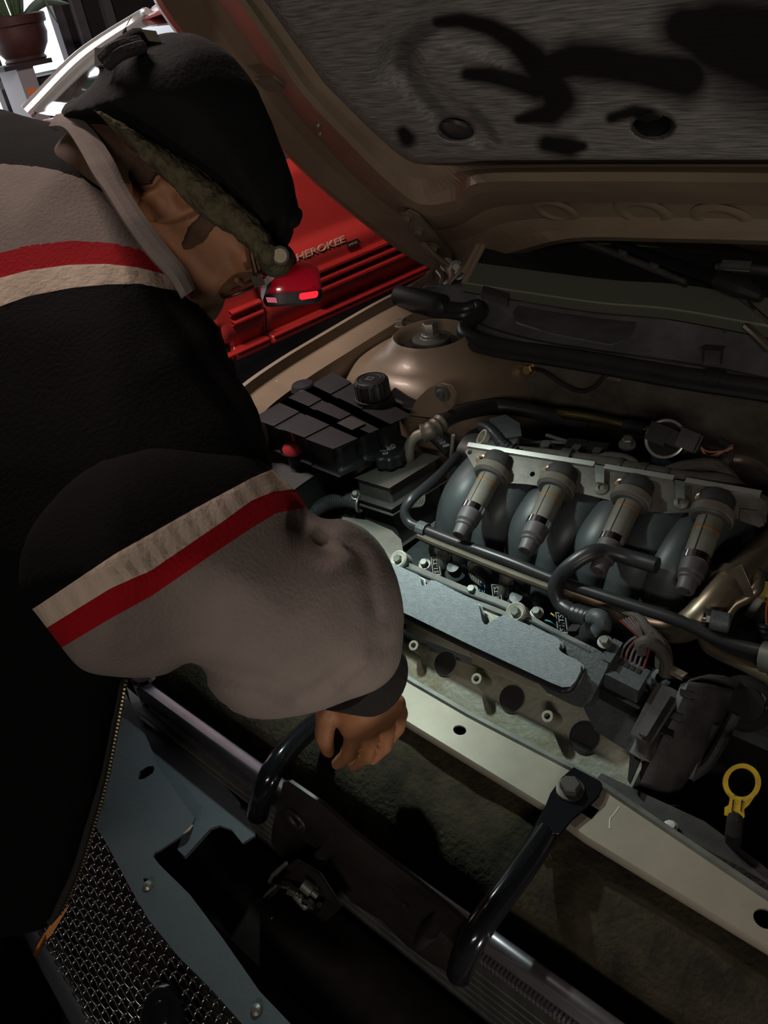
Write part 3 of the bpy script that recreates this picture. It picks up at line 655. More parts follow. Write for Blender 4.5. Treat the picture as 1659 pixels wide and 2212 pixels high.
# hinge
hg = [Hd(px, py, 0.016) for px, py in ((872, 458), (885, 452), (905, 462), (945, 510), (975, 545), (980, 565), (962, 572), (930, 545), (895, 500), (868, 472))]
hinge = obj('hinge_plate', prism(hg, HN*0.004), PAINT_DULL, hood, bevel=0.001)
for px, py in ((880, 466), (906, 496), (938, 532)): obj('bolt', hexbolt(Hd(px, py, 0.02), HN, 0.009, 0.010), PAINT_DULL, hinge)
h0 = Uz(975, 600, 0.98); obj('hinge_arm', tube([Hd(915, 528, 0.03), Hd(935, 550, 0.035), Uz(965, 575, 1.0), Uz(975, 600, 0.985), Uz(955, 622, 0.96)], [0.009, 0.012, 0.012, 0.010, 0.012], 8, 5, flat=(1, 0.5)), PAINT, hinge)
for px, py, z in ((965, 572, 1.0), (985, 578, 1.0), (990, 590, 0.99)): obj('pivot', hexbolt(Uz(px, py, z), V(0.6, -0.7, 0.4), 0.009, 0.014), ALU_DARK, hinge)
obj('hinge_spring', tube([Uz(945, 585, .99), Uz(955, 600, .985), Uz(948, 618, .975), Uz(935, 622, .97)], 0.004, 8, 6), ZINC, hinge)
# insulation mat with pressed channels and darker patches
INS = bpy.data.materials.new('felt_mat'); INS.use_nodes = True
nt = INS.node_tree; N_, L_ = nt.nodes, nt.links; bs = N_['Principled BSDF']; bs.inputs['Roughness'].default_value = 0.95; bs.inputs['Specular IOR Level'].default_value = 0.15
tcn = N_.new('ShaderNodeTexCoord'); mp = N_.new('ShaderNodeMapping'); mp.inputs['Scale'].default_value = (9, 90, 90); L_.new(tcn.outputs['Object'], mp.inputs[0])
n1 = N_.new('ShaderNodeTexNoise'); n1.inputs['Scale'].default_value = 3.5; n1.inputs['Detail'].default_value = 5; L_.new(mp.outputs[0], n1.inputs['Vector'])
r1_ = N_.new('ShaderNodeValToRGB'); L_.new(n1.outputs[0], r1_.inputs[0]); r1_.color_ramp.elements[0].position = 0.3; r1_.color_ramp.elements[1].position = 0.72
r1_.color_ramp.elements[0].color = (0.11, 0.105, 0.10, 1); r1_.color_ramp.elements[1].color = (0.31, 0.295, 0.28, 1)
atn = N_.new('ShaderNodeAttribute'); atn.attribute_name = 'dark_marks'; mx = N_.new('ShaderNodeMix'); mx.data_type = 'RGBA'
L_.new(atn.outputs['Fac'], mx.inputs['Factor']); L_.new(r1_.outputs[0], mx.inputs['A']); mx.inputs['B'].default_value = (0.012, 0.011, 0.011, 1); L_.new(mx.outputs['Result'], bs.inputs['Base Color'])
bp_ = N_.new('ShaderNodeBump'); bp_.inputs['Strength'].default_value = 0.6; bp_.inputs['Distance'].default_value = 0.003; L_.new(n1.outputs[0], bp_.inputs['Height']); L_.new(bp_.outputs[0], bs.inputs['Normal'])
edge = E[0][0]; ey = np.array([p[1] for p in edge[:7]]); ex = np.array([p[0] for p in edge[:7]])
def stroke(px, py, pts):
    d = np.full(px.shape, 1e9); wv = np.ones(px.shape)
    for (ax, ay, aw), (bx, by, bw) in zip(pts[:-1], pts[1:]):
        dx, dy = bx-ax, by-ay; t = np.clip(((px-ax)*dx+(py-ay)*dy)/(dx*dx+dy*dy+1e-9), 0, 1); dd = np.hypot(px-ax-t*dx, py-ay-t*dy)/(aw+(bw-aw)*t); d = np.minimum(d, dd)
    return d
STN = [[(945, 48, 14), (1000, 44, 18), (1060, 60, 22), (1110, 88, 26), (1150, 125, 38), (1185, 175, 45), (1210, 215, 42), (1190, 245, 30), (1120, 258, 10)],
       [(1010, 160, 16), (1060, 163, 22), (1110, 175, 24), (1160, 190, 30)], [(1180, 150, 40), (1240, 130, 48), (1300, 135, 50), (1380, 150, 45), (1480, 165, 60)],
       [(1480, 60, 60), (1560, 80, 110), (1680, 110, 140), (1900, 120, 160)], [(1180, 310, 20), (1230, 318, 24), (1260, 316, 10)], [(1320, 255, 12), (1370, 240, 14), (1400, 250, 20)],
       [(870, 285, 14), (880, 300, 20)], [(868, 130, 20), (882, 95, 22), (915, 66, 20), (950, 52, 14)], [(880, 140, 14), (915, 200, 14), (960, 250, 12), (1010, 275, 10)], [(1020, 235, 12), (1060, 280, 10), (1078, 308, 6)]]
CHN = [[(850, 150, 44), (885, 90, 44), (950, 62, 44), (1050, 80, 44), (1120, 140, 44)], [(860, 120, 40), (905, 190, 40), (960, 240, 40), (1040, 290, 30)]]
NX, NY = 260, 110
gy_ = np.concatenate([np.linspace(-70, 330, NY-8), np.linspace(334, 352, 8)]); Pm = []; dark_marks = []; G = []
for j, py in enumerate(gy_):
    xl = np.interp(py, ey, ex); xx = xl+(1950-xl)*np.linspace(0, 1, NX)**1.15; G.append(np.stack([xx, np.full(NX, py)], 1))
G = np.array(G); gx_, gyy = G[..., 0], G[..., 1]
dark_marks = np.zeros(gx_.shape)
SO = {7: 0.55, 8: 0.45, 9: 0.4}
for i_, s_ in enumerate(STN): dark_marks = np.maximum(dark_marks, np.clip((1.45-stroke(gx_, gyy, s_))/0.85, 0, 1)*SO.get(i_, 1.0))
hgt = np.full(gx_.shape, 0.014)
for s_ in CHN: hgt -= 0.007*(0.5-0.5*np.cos(math.pi*np.clip(1.25-stroke(gx_, gyy, s_), 0, 1)))
for cx_, cy_, a_, b_2, dp in ((985, 278, 40, 26, 0.012), (1410, 270, 46, 30, 0.03)):
    q = np.hypot((gx_-cx_)/a_, (gyy-cy_)/b_2); hgt -= dp*np.clip((1.1-q)/0.25, 0, 1)
edged = np.minimum(np.clip((gx_-np.interp(gyy, ey, ex))/26, 0, 1), np.clip((352-gyy)/14, 0, 1)); hgt = hgt*np.sqrt(np.clip(edged*(2-edged), 0, 1))-0.004*(1-edged)
vv = np.array([Hd(gx_[j, i], gyy[j, i], hgt[j, i]) for j in range(NY) for i in range(NX)])
qq = np.array([(j*NX+i, j*NX+i+1, (j+1)*NX+i+1, (j+1)*NX+i) for j in range(NY-1) for i in range(NX-1)])
arr_obj('felt_mat', vv, qq, INS, hood, {'dark_marks': dark_marks.ravel()})
obj('mat_clip', lathe(Hd(987, 280, 0.001), HN, [(0, 0.026), (0.004, 0.024), (0.006, 0.012), (0.005, 0.0)], 24), BLK, hood)
obj('mat_clip', lathe(Hd(1410, 272, -0.016), HN, [(0, 0.034), (0.003, 0.03), (0.004, 0.0)], 24), BLK, hood)

# ================================================================== front end of the sedan
# upper tie bar across the radiator
TB = [(700, 1465), (842, 1534), (900, 1570), (1174, 1737), (1266, 1806), (1659, 2044), (2000, 2250)]
TBb = [(2000, 2145), (1659, 1948), (1293, 1701), (1238, 1669), (1010, 1550), (883, 1476), (740, 1405)]
zt_ = 0.79
pf = [Uz(*p, zt_) for p in TB]; pb = [Uz(*p, zt_) for p in TBb]
pf = [V(-0.98, 0.452, zt_)]+pf[1:]+[V(0.64, 0.40, zt_)]; pb = [V(0.64, 0.46, zt_)]+pb[:-1]+[V(-0.98, 0.523, zt_)]
hl1 = circle(Uz(993, 1577, zt_), V(0, 0, 1), 0.0078, 20, 0.0065); hl2 = circle(Uz(1652, 1984, zt_), V(0, 0, 1), 0.009, 20)
sq = [Uz(*p, zt_) for p in ((1268, 1730), (1295, 1748), (1278, 1770), (1250, 1752))]
tie = cart('tie_bar', prism(pf+pb, V(0, 0, -0.0025), [hl1, hl2, sq]), STEEL, sharp=30)
fr = [p+V(0, 0, 0) for p in pf]
obj('front_flange', loft([fr, [p+V(0, -0.003, -0.004) for p in fr], [p+V(0, -0.0035, -0.007) for p in fr], [p+V(0, 0.004, -0.008) for p in fr]]), STEEL, tie)
bk = pb[::-1]
obj('rear_flange', loft([bk, [p+V(0, 0.002, 0.003) for p in bk], [p+V(0, 0.007, 0.003) for p in bk], [p+V(0, 0.010, -0.003) for p in bk], [p+V(0, 0.010, -0.03) for p in bk]]), ALU_DARK, tie)
sr = [Uz(px, py, 0.775) for px, py in ((1285, 1690), (1400, 1750), (1520, 1830), (1659, 1930), (1700, 1960), (1720, 1935), (1640, 1865), (1520, 1775), (1400, 1720), (1300, 1672))]
obj('splash_lip', prism(sr, V(0, 0, -0.004)), BLK_DUST, tie, bevel=0.001)
obj('clip', lathe(Uz(1448, 1790, 0.776), V(0, 0, 1), [(0, 0.006), (0.004, 0.007), (0.007, 0.004), (0.0075, 0)], 10), WHT, tie)

obj('rivet', lathe(Uz(1578, 1853, 0.70), V(0, 0, 1), [(0, 0.003), (0.012, 0.003), (0.0125, 0)], 10), WHT, tie)
# scratch in the paint
sc = [Uz(px, py, zt_+0.0003) for px, py in ((1338, 1742), (1325, 1760), (1318, 1768), (1317, 1790))]
obj('scratch', tube(sc, 0.0007, 6, 4, flat=(1, 0.3)), mat('bare_scratch', (0.55, 0.53, 0.45), 0.5), tie)
# radiator: dusty foam-topped core and its crimped end tank
rad = thing('radiator', 'wide radiator with dust-caked black foam top between the tie bar and the bright rail', 'radiator', V(-0.35, 0.38, 0.45))
gx = np.linspace(-0.93, 0.55, 60); rows = []
for y, z in ((0.325, 0.55), (0.327, 0.725), (0.335, 0.738), (0.36, 0.750), (0.40, 0.761), (0.44, 0.773), (0.462, 0.777), (0.47, 0.70)): rows.append([V(x, y, z+0.0022*math.sin(37*x)+0.0012*math.sin(90*x+y*200)) for x in gx])
obj('foam_pad', loft(rows), FOAM, rad, sharp=60)
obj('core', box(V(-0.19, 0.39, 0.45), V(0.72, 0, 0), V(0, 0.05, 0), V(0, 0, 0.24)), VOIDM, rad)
obj('clip_head', lathe(Uz(1178, 1850, 0.755), V(0, -0.3, 1), [(0, 0.004), (0.006, 0.004), (0.0065, 0)], 10), ZINC, rad)
con = thing('condenser', 'slim condenser with a bright folded top rail ahead of the radiator', 'condenser', V(-0.35, 0.285, 0.45))
rail = [Uz(px, py, 0.75) for px, py in ((335, 1472), (560, 1640), (760, 1800), (1050, 2030), (1280, 2230))]
y0_ = float(np.mean([p[1] for p in rail])); xa_, xb_ = -0.84, 0.50
RAILM = mat('satin_rail', (0.36, 0.345, 0.38), 0.3, 0.85, var=0.25, vscale=22)
sec = [(0.006, -0.03), (0.007, -0.002), (0.005, 0.0), (-0.0065, 0.0), (-0.0085, -0.003), (-0.0105, -0.014), (-0.010, -0.016), (-0.010, -0.03)]
obj('top_rail', loft([[V(xa_, y0_+a, 0.75+b_) for a, b_ in sec], [V(xb_, y0_+a, 0.75+b_) for a, b_ in sec]], closed=False), RAILM, con, sharp=25, solid=0.001)
mbt = MB()
for i in range(300):
    x = xa_+0.03+i*(xb_-xa_-0.04)/300; box(V(x, y0_-0.0135, 0.727), V(0.0011, 0, 0), V(0, 0.0035, 0), V(0, 0, 0.004), mbt)
obj('crimp_teeth', mbt, RAILM, con, kind='stuff')
for k in range(7):
    zz = 0.712-0.017*k
    obj('core_tube', box(V((xa_+xb_)/2, y0_-0.012+0.0*k, zz), V((xb_-xa_)/2, 0, 0), V(0, 0.009, 0), V(0, 0, 0.0022)), ALU_DARK, con, bevel=0.001)
obj('core', box(V((xa_+xb_)/2, y0_+0.004, 0.50), V((xb_-xa_)/2, 0, 0), V(0, 0.008, 0), V(0, 0, 0.225)), VOIDM, con)
obj('end_cap', lathe(Uz(312, 1462, 0.75), V(0, 0, 1), [(-0.04, 0.018), (0.0, 0.018), (0.004, 0.014), (0.005, 0)], 16), CHROME, con)
# two curved steel stays
def stay(label, pts, foot, bolt, xo):
    t = thing('support_stay', label, 'brace', pts[-1], 'tubular stays in front of the radiator')
    P = [np.asarray(p) for p in pts]
    obj('tube', tube(P, [0.0125]*8, 16, 8), BLKGLOSS, t, sharp=60)
    e = P[0]; d = nrm(P[0]-P[1]); fl = [np.asarray(q) for q in foot]
    f = obj('foot', prism(fl, V(0, 0, 0.005)), BLKGLOSS, t, bevel=0.0015)
    obj('bolt', hexbolt(bolt, V(0, 0, 1), 0.0105, 0.011, washer=1.35), mat('worn_black_bolt', (0.08, 0.075, 0.068), 0.45, 0.6), t)
    return t
zr_ = 0.796
rt = [Uy(1192, 1772, 0.405), Uy(1155, 1838, 0.360), Uy(1100, 1915, 0.312), Uy(1048, 1985, 0.274), Uy(1017, 2035, 0.254), Uy(1000, 2075, 0.246), Uy(993, 2100, 0.245)]
ft = [Uz(px, py, zr_-0.003) for px, py in ((1164, 1790), (1207, 1803), (1234, 1770), (1264, 1746), (1290, 1722), (1298, 1702), (1294, 1696), (1240, 1667), (1214, 1690), (1192, 1722), (1178, 1758))]
stay('black curved tubular stay bolted by its flat end to the bare tie bar', rt, ft, Uz(1232, 1706, zr_+0.002), 0)
dx = -0.283
lt = [Uy(735, 1515, 0.405), Uy(695, 1552, 0.360), Uy(640, 1600, 0.312), Uy(597, 1650, 0.274), Uy(575, 1695, 0.254), Uy(562, 1735, 0.246), Uy(557, 1757, 0.245)]
ft2 = [q+V(lt[0][0]-rt[0][0], 0.0, 0.0) for q in ft]
stay('black curved tubular stay below the hand, disappearing under the sleeve', lt, ft2, Uz(1232, 1706, zr_+0.002)+V(lt[0][0]-rt[0][0], 0, 0), 0)
# latch support bracket: big dark pressing between the stays
br = thing('latch_support', 'dark pressed panel with holes between the two stays', 'bracket', V(-0.47, 0.26, 0.66))
BP = lambda px, py, y=0.262: Uy(px, py, y)
DARKP = mat('dark_painted_pressing', (0.035, 0.030, 0.028), 0.42, 0.2, var=0.5, vscale=10)
bpoly = [(612, 1690), (625, 1688), (700, 1740), (760, 1795), (830, 1850), (900, 1905), (985, 1975), (1010, 2000), (985, 2110), (930, 2080), (880, 2045), (820, 1985), (760, 1950), (700, 1875), (650, 1880), (602, 1850), (586, 1820), (588, 1790)]
hb1 = circle(BP(640, 1772), V(0, 1, 0), 0.009, 16); hb2 = circle(BP(878, 1955), V(0, 1, 0), 0.0065, 16)
bo = obj('pressing', prism([BP(*p) for p in bpoly], V(0, 0.004, -0.001), [hb1, hb2]), DARKP, br, bevel=0.002)
obj('bead', torus(BP(640, 1772, 0.2605), V(0, 1, 0), 0.0125, 0.003), DARKP, br)
for p, q in (((685, 1868), (702, 1840)), ((905, 2040), (950, 1985))): obj('stiffening_bead', tube([BP(*p, 0.259), BP((p[0]+q[0])/2, (p[1]+q[1])/2-2, 0.257), BP(*q, 0.2595)], [0.006, 0.009, 0.007], 10, 5), DARKP, br, sharp=80)
obj('glint_plate', prism([Uz(px, py, 0.745) for px, py in ((655, 1748), (672, 1752), (740, 1808), (733, 1812), (664, 1760))], V(0, 0, -0.002)), CHROME, con)
obj('glint_plate', prism([Uz(px, py, 0.745) for px, py in ((614, 1704), (622, 1712), (636, 1726), (620, 1724))], V(0, 0, -0.002)), CHROME, con)
lower = [(780, 1960), (900, 2060), (1000, 2125), (1100, 2200), (1240, 2330), (760, 2330), (700, 2240), (640, 2150), (720, 2040)]
xm = cart('crossmember', loft([[V(x, y, z) for x in np.linspace(-0.9, 0.5, 20)] for y, z in ((0.27, 0.60), (0.255, 0.62), (0.20, 0.625), (0.16, 0.60), (0.15, 0.5))]), DARKP, sharp=50)
# latch with levers and springs
la = thing('bonnet_latch', 'bonnet latch with levers and springs, dark, below the left stay', 'latch', BP(660, 1930, 0.23))
LT = lambda px, py, y=0.225: Uy(px, py, y)
obj('latch_plate', prism([LT(*p, 0.235) for p in ((580, 1900), (640, 1860), (690, 1890), (735, 1960), (690, 2000), (640, 1975), (600, 1940))], V(0, 0.003, 0)), DARKP, la, bevel=0.001)
obj('hook', tube([LT(583, 1905), LT(588, 1892), LT(596, 1885), LT(618, 1865)], 0.0022, 8, 5), ZINC, la)
obj('lever', prism([LT(*p, 0.226) for p in ((594, 1880), (617, 1860), (621, 1866), (600, 1888))], V(0, -0.003, 0)), ZINC, la)
obj('catch', tube([LT(583, 1900), LT(582, 1908), LT(595, 1912), LT(625, 1918)], 0.0018, 8, 5), ZINC, la)
obj('roller', lathe(LT(640, 1930), nrm(V(1, 0, -0.7)), [(0, 0.006), (0.018, 0.006), (0.02, 0.004)], 14), ALU_DARK, la)
obj('pivot_pin', lathe(LT(655, 1908), nrm(V(1, 0.1, -0.5)), [(0, 0.007), (0.012, 0.007), (0.013, 0.004), (0.02, 0.004)], 14), ALU_DARK, la)
obj('spring', tube([LT(622+i*2.2+6*math.cos(i*2.2), 1925+i*1.2+6*math.sin(i*2.2), 0.222) for i in range(12)], 0.0011, 6, 4), ZINC, la)
obj('pawl', tube([LT(650, 1945), LT(668, 1950), LT(680, 1966), LT(690, 1955)], [0.004, 0.005, 0.004, 0.003], 8, 5), CHROME, la)
obj('release_lever', prism([LT(*p, 0.21) for p in ((482, 2000), (490, 1990), (545, 1960), (575, 1930), (592, 1912), (602, 1920), (560, 1965), (520, 2010), (500, 2060), (486, 2040))], V(0, 0.003, 0)), DARKP, la, bevel=0.001)
obj('release_edge', tube([LT(482, 2002, .207), LT(520, 1980, .207), LT(550, 1960, .207), LT(575, 1932, .207), LT(596, 1914, .207)], 0.0013, 6, 5), ALU_DARK, la)
obj('pin_tag', prism([LT(*p, 0.20) for p in ((572, 1988), (588, 1982), (586, 1992), (580, 2003))], V(0, 0.002, 0)), WHT, la)
obj('green_bulb', lathe(LT(486, 1940, 0.24), nrm(V(0.8, 0.1, -0.6)), [(0, 0.004), (0.03, 0.004), (0.032, 0.002)], 10), mat('green_plastic', (0.03, 0.30, 0.05), 0.4), la)
# dark filler under the front: lower valance the view falls on
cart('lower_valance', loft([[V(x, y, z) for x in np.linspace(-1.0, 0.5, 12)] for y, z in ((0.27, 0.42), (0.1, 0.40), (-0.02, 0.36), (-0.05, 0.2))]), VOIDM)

# sight shield panel
ZP = 0.705
pan = thing('sight_shield', 'slate grey plastic sight shield with slots and screws beside the wire mesh', 'panel', Uz(400, 1800, ZP))
P1 = [(268, 1480), (292, 1505), (330, 1525), (360, 1536), (378, 1546), (390, 1570), (428, 1625), (470, 1680), (508, 1722), (519, 1735), (521, 1750), (553, 1797), (551, 1805), (524, 1820), (500, 1792), (474, 1783), (455, 1790), (400, 1850), (383, 1835), (416, 1780), (420, 1765)]
pts_hi = [(268, 1480), (380, 1546), (521, 1738), (522, 1750), (553, 1797), (551, 1806), (526, 1820), (502, 1793), (478, 1784), (458, 1792), (402, 1851), (384, 1834), (408, 1790), (398, 1755)]
pts = [(262, 1478), (190, 1760), (226, 1815), (245, 1850), (280, 1915), (320, 1985), (385, 2065), (455, 2135), (540, 2230), (640, 2290), (700, 2290), (620, 2203), (560, 2140), (480, 2025), (410, 1932), (345, 1868), (331, 1850), (334, 1842), (345, 1836), (398, 1801), (414, 1785), (421, 1765), (405, 1745), (340, 1650), (318, 1595), (268, 1478)]
h1_ = [Uz(px, py, ZP) for px, py in ((298, 1678), (302, 1667), (318, 1656), (330, 1654), (334, 1660), (330, 1670), (312, 1682), (300, 1684))]
h2_ = [Uz(px, py, ZP) for px, py in ((309, 1898), (317, 1895), (322, 1905), (324, 1916), (315, 1914))]
obj('shield', prism([Uz(px, py, ZP) for px, py in pts[:-1]], V(0, 0, -0.003), [h1_, h2_]), PANELM, pan, bevel=0.0012)
pts2 = [(275, 1486), (318, 1522), (378, 1546), (392, 1572), (428, 1625), (470, 1680), (508, 1722), (519, 1735), (521, 1750), (553, 1797), (551, 1805), (524, 1820), (500, 1792), (474, 1783), (455, 1790), (400, 1851), (384, 1834), (400, 1790), (330, 1660), (300, 1590)]
h3_ = [Uz(px, py, ZP-0.012) for px, py in ((323, 1563), (330, 1556), (341, 1557), (344, 1566), (336, 1573), (325, 1572))]
obj('recessed_flange', prism([Uz(px, py, ZP-0.012) for px, py in pts2], V(0, 0, -0.003), [h3_]), PANELM, pan, bevel=0.0012)
for px, py in ((213, 1726), (321, 1914), (555, 2182)): obj('screw', lathe(Uz(px, py, ZP), V(0, 0, 1), [(0, 0.006), (0.002, 0.006), (0.0045, 0.004), (0.0055, 0.0)], 16), ZINC, pan)
obj('broken_edge', tube([Uz(px, py, ZP+0.001) for px, py in ((396, 1801), (408, 1792), (416, 1782))], [0.0006, 0.0018, 0.0008], 6, 4), mat('raw_plastic', (0.4, 0.33, 0.24), 0.7), pan)
# woven wire mesh of the grille
mesh = thing('grille_mesh', 'woven bright wire mesh grille insert at the bottom left corner', 'grille', Uz(230, 2000, 0.64))
MA, MBp, MC = Uz(205, 1765, 0.695), Uz(560, 2250, 0.695), None
du = nrm(MBp-MA); dv0 = nrm(V(-0.25, -1.0, -0.62)); dv = nrm(dv0-du*np.dot(dv0, du)); mn = nrm(np.cross(du, dv)); mn = mn if mn[2] > 0 else -mn
WIRE = mat('bright_wire', (0.42, 0.39, 0.39), 0.25, 1.0)
LU, LVv, pu, pv = 0.62, 0.138, 0.0125, 0.0068
nU, nV = int(LU/pu), int(LVv/pv)
def wav(p0, d, L, pitch, amp, ph):
    m = int(L/pitch*4); return [p0+d*(L*i/m)+mn*amp*math.sin(math.pi*(L*i/m)/pitch+ph) for i in range(m+1)]
o0 = MA-du*0.06
for i in range(nV): obj('wire', tube(wav(o0+dv*(0.004+i*pv), du, LU, pu, 0.0014, math.pi*(i % 2)), 0.0011, 6, smooth=False), WIRE, mesh, sharp=80)
for i in range(nU): obj('cross_wire', tube(wav(o0+du*(0.004+i*pu), dv, LVv-0.004*(i % 3), pv, 0.0016, math.pi*(i % 2)+math.pi/2), 0.0015, 6, smooth=False), WIRE, mesh, sharp=80)
obj('edge_frame', tube([o0+dv*(LVv+0.002)-du*0.0, o0+dv*(LVv+0.002)+du*LU], [0.008, 0.008], 10, 4, flat=(1.4, 0.6)), mat('satin_frame', (0.35, 0.34, 0.36), 0.3, 0.9), mesh)
em_ = Uz(350, 2196, 0.665)
obj('emblem_boss', lathe(em_, mn, [(-0.02, 0.03), (0.0, 0.03), (0.004, 0.027), (0.007, 0.02), (0.006, 0.014), (0.009, 0.010), (0.010, 0)], 28), BLKGLOSS, mesh)
obj('backing_tray', prism([o0-mn*0.03, o0+du*LU-mn*0.03, o0+du*LU+dv*LVv-mn*0.03, o0+dv*LVv-mn*0.03], -mn*0.004), VOIDM, mesh)

# ================================================================== engine
eng = thing('engine', 'transverse engine with aluminium cam cover, grey plastic plate and curved intake runners', 'engine', V(-0.4, 0.65, 0.4))
AT = math.radians(35); BN = V(0, -math.sin(AT), math.cos(AT)); BV = V(0, math.cos(AT), math.sin(AT)); H1 = Uz(963, 1434, 0.77)
B = lambda px, py, w=0.0: Upl(px, py, H1+BN*w, BN)
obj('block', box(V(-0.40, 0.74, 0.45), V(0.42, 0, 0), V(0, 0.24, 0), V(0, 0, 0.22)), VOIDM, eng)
obj('lower_head', prism([B(*p, -0.004) for p in ((760, 1370), (1275, 1625), (1345, 1700), (1390, 1760), (1300, 1780), (1180, 1700), (900, 1530), (760, 1460))], -BN*0.1), VOIDM, eng)
# cam cover with bored plug wells
cov = [(770, 1335), (846, 1380), (1188, 1488), (1265, 1520), (1335, 1475), (1360, 1520), (1395, 1600), (1375, 1720), (1320, 1725), (1270, 1675), (1235, 1660), (1020, 1545), (890, 1468), (770, 1410)]
wells = [(963, 1434, 24), (1107, 1510, 26.5), (1264, 1593, 31)]
wr = [r_*np.dot(B(px, py)-CAM, FWD)/FOC for px, py, r_ in wells]
cam_cover = obj('cam_cover', prism([B(*p) for p in cov], -BN*0.02, [circle(B(px, py), BN, r_, 28) for (px, py, _), r_ in zip(wells, wr)]), ALU, eng)
for (px, py, _), r_ in zip(wells, wr):
    c = B(px, py)
    obj('plug_well', lathe(c, -BN, [(-0.002, r_*1.08), (-0.0025, r_*1.0), (0.0, r_*0.965), (0.07, r_*0.93), (0.071, 0.0)], 32), mat('dark_well', (0.035, 0.035, 0.033), 0.5, 0.3), eng)
    obj('well_seal', torus(c+BN*0.001, BN, r_*1.06, 0.0011, 32, 6), COVER, eng)
for px, py in ((893, 1394), (1029, 1466), (1182, 1547)):
    tp = B(px, py, 0.026); c = tp-BN*0.026
    obj('standoff', lathe(c, BN, [(0, 0.0095), (0.004, 0.0075), (0.024, 0.007), (0.026, 0.0066), (0.0262, 0.0036), (0.012, 0.0034), (0.012, 0)], 18), ALU, eng)
# upper body of the cover
bod = [(770, 1190), (845, 1222), (1080, 1312), (1205, 1372), (1228, 1392), (1278, 1406), (1332, 1448), (1322, 1472), (1263, 1520), (1188, 1486), (1010, 1402), (846, 1328), (770, 1295)]
obj('cover_body', prism([B(*p, 0.030) for p in bod[:3]+[(1205, 1372), (1180, 1485), (1010, 1402), (846, 1326), (770, 1292)]], -BN*0.032), ALU, eng, bevel=0.003)
blk_ = [(1192, 1380), (1228, 1394), (1272, 1405), (1294, 1416), (1304, 1430), (1302, 1440), (1268, 1508), (1254, 1518), (1240, 1514), (1188, 1488), (1170, 1470)]
obj('end_housing', prism([B(*p, 0.036) for p in blk_], -BN*0.05), COVER_DK, eng, bevel=0.005, seg=3)
plate = [(775, 1188), (845, 1219), (898, 1243), (905, 1247), (907, 1262), (911, 1269), (920, 1268), (931, 1257), (940, 1258), (1020, 1299), (1029, 1304), (1033, 1318), (1038, 1343), (1044, 1352), (1053, 1353), (1060, 1346), (1086, 1333), (1095, 1334), (1195, 1378), (1204, 1384), (1206, 1392), (1203, 1402), (1208, 1410), (1222, 1419), (1242, 1428), (1250, 1434), (1250, 1448), (1240, 1468), (1230, 1479), (1215, 1480), (1190, 1470), (1010, 1386), (876, 1321), (845, 1306), (775, 1275)]
cp = obj('cover_plate', prism([B(*p, 0.052) for p in plate], -BN*0.013), COVER, eng, bevel=0.0022, seg=3)
edge_p = [(876, 1332), (1010, 1398), (1190, 1482), (1218, 1491), (1236, 1484), (1258, 1446)]
obj('plate_gasket', tube([B(*p, 0.040) for p in edge_p], 0.0035, 8, 4), RUB, eng)
for q in (((880, 1340), (1012, 1402), (1012, 1412), (880, 1362)), ((1022, 1412), (1180, 1484), (1178, 1494), (1022, 1430))):
    obj('rib_step', prism([B(*p, 0.020) for p in q], -BN*0.018), ALU, eng, bevel=0.002)
# rear rail of the cover with its washered bolts
rl = [(770, 1160), (852, 1206), (1000, 1268), (1092, 1302), (1180, 1352), (1285, 1404), (1275, 1416), (1195, 1374), (1080, 1322), (1000, 1290), (848, 1222), (770, 1186)]
obj('rear_rail', prism([B(*p, 0.034) for p in rl], -BN*0.02), ALU_DARK, eng, bevel=0.002)
obj('rail_groove', tube([B(*p, 0.0355) for p in ((850, 1214), (1000, 1279), (1086, 1312), (1185, 1362), (1275, 1408))], 0.0016, 6, 4), COVER_DK, eng)
for px, py in ((865, 1211), (1118, 1325)):
    c = B(px, py, 0.036)
    obj('grommet', lathe(c, BN, [(-0.01, 0.0125), (0.006, 0.0125), (0.008, 0.0105), (0.006, 0.007)], 24), mat('pale_rubber', (0.36, 0.37, 0.31), 0.6), eng)
    obj('bolt', hexbolt(c+BN*0.003, BN, 0.0058, 0.008, washer=1.1), ALU_DARK, eng)
for px, py in ((918, 1220), (1020, 1277), (1160, 1325), (1307, 1388)):
    obj('flange_bolt', hexbolt(B(px, py, 0.030), nrm(BN+V(0, 0.3, 0)), 0.0056, 0.008, washer=1.5), ALU_DARK, eng)
# left end: timing case of the far side
obj('far_cover', prism([Uz(px, py, 0.80) for px, py in ((745, 1122), (790, 1128), (840, 1150), (858, 1168), (862, 1192), (845, 1215), (780, 1200), (720, 1160))], V(0, 0, -0.06)), mat('greenish_cast_alloy', (0.20, 0.22, 0.19), 0.5, 0.3, var=0.3, vscale=20), eng, bevel=0.006, seg=3)
# right: dark base between the cover and the belt cover
obj('right_head', prism([B(*p, 0.004) for p in ((1262, 1520), (1335, 1462), (1420, 1510), (1480, 1560), (1395, 1640), (1290, 1575))], -BN*0.05), COVER_DK, eng, bevel=0.003)
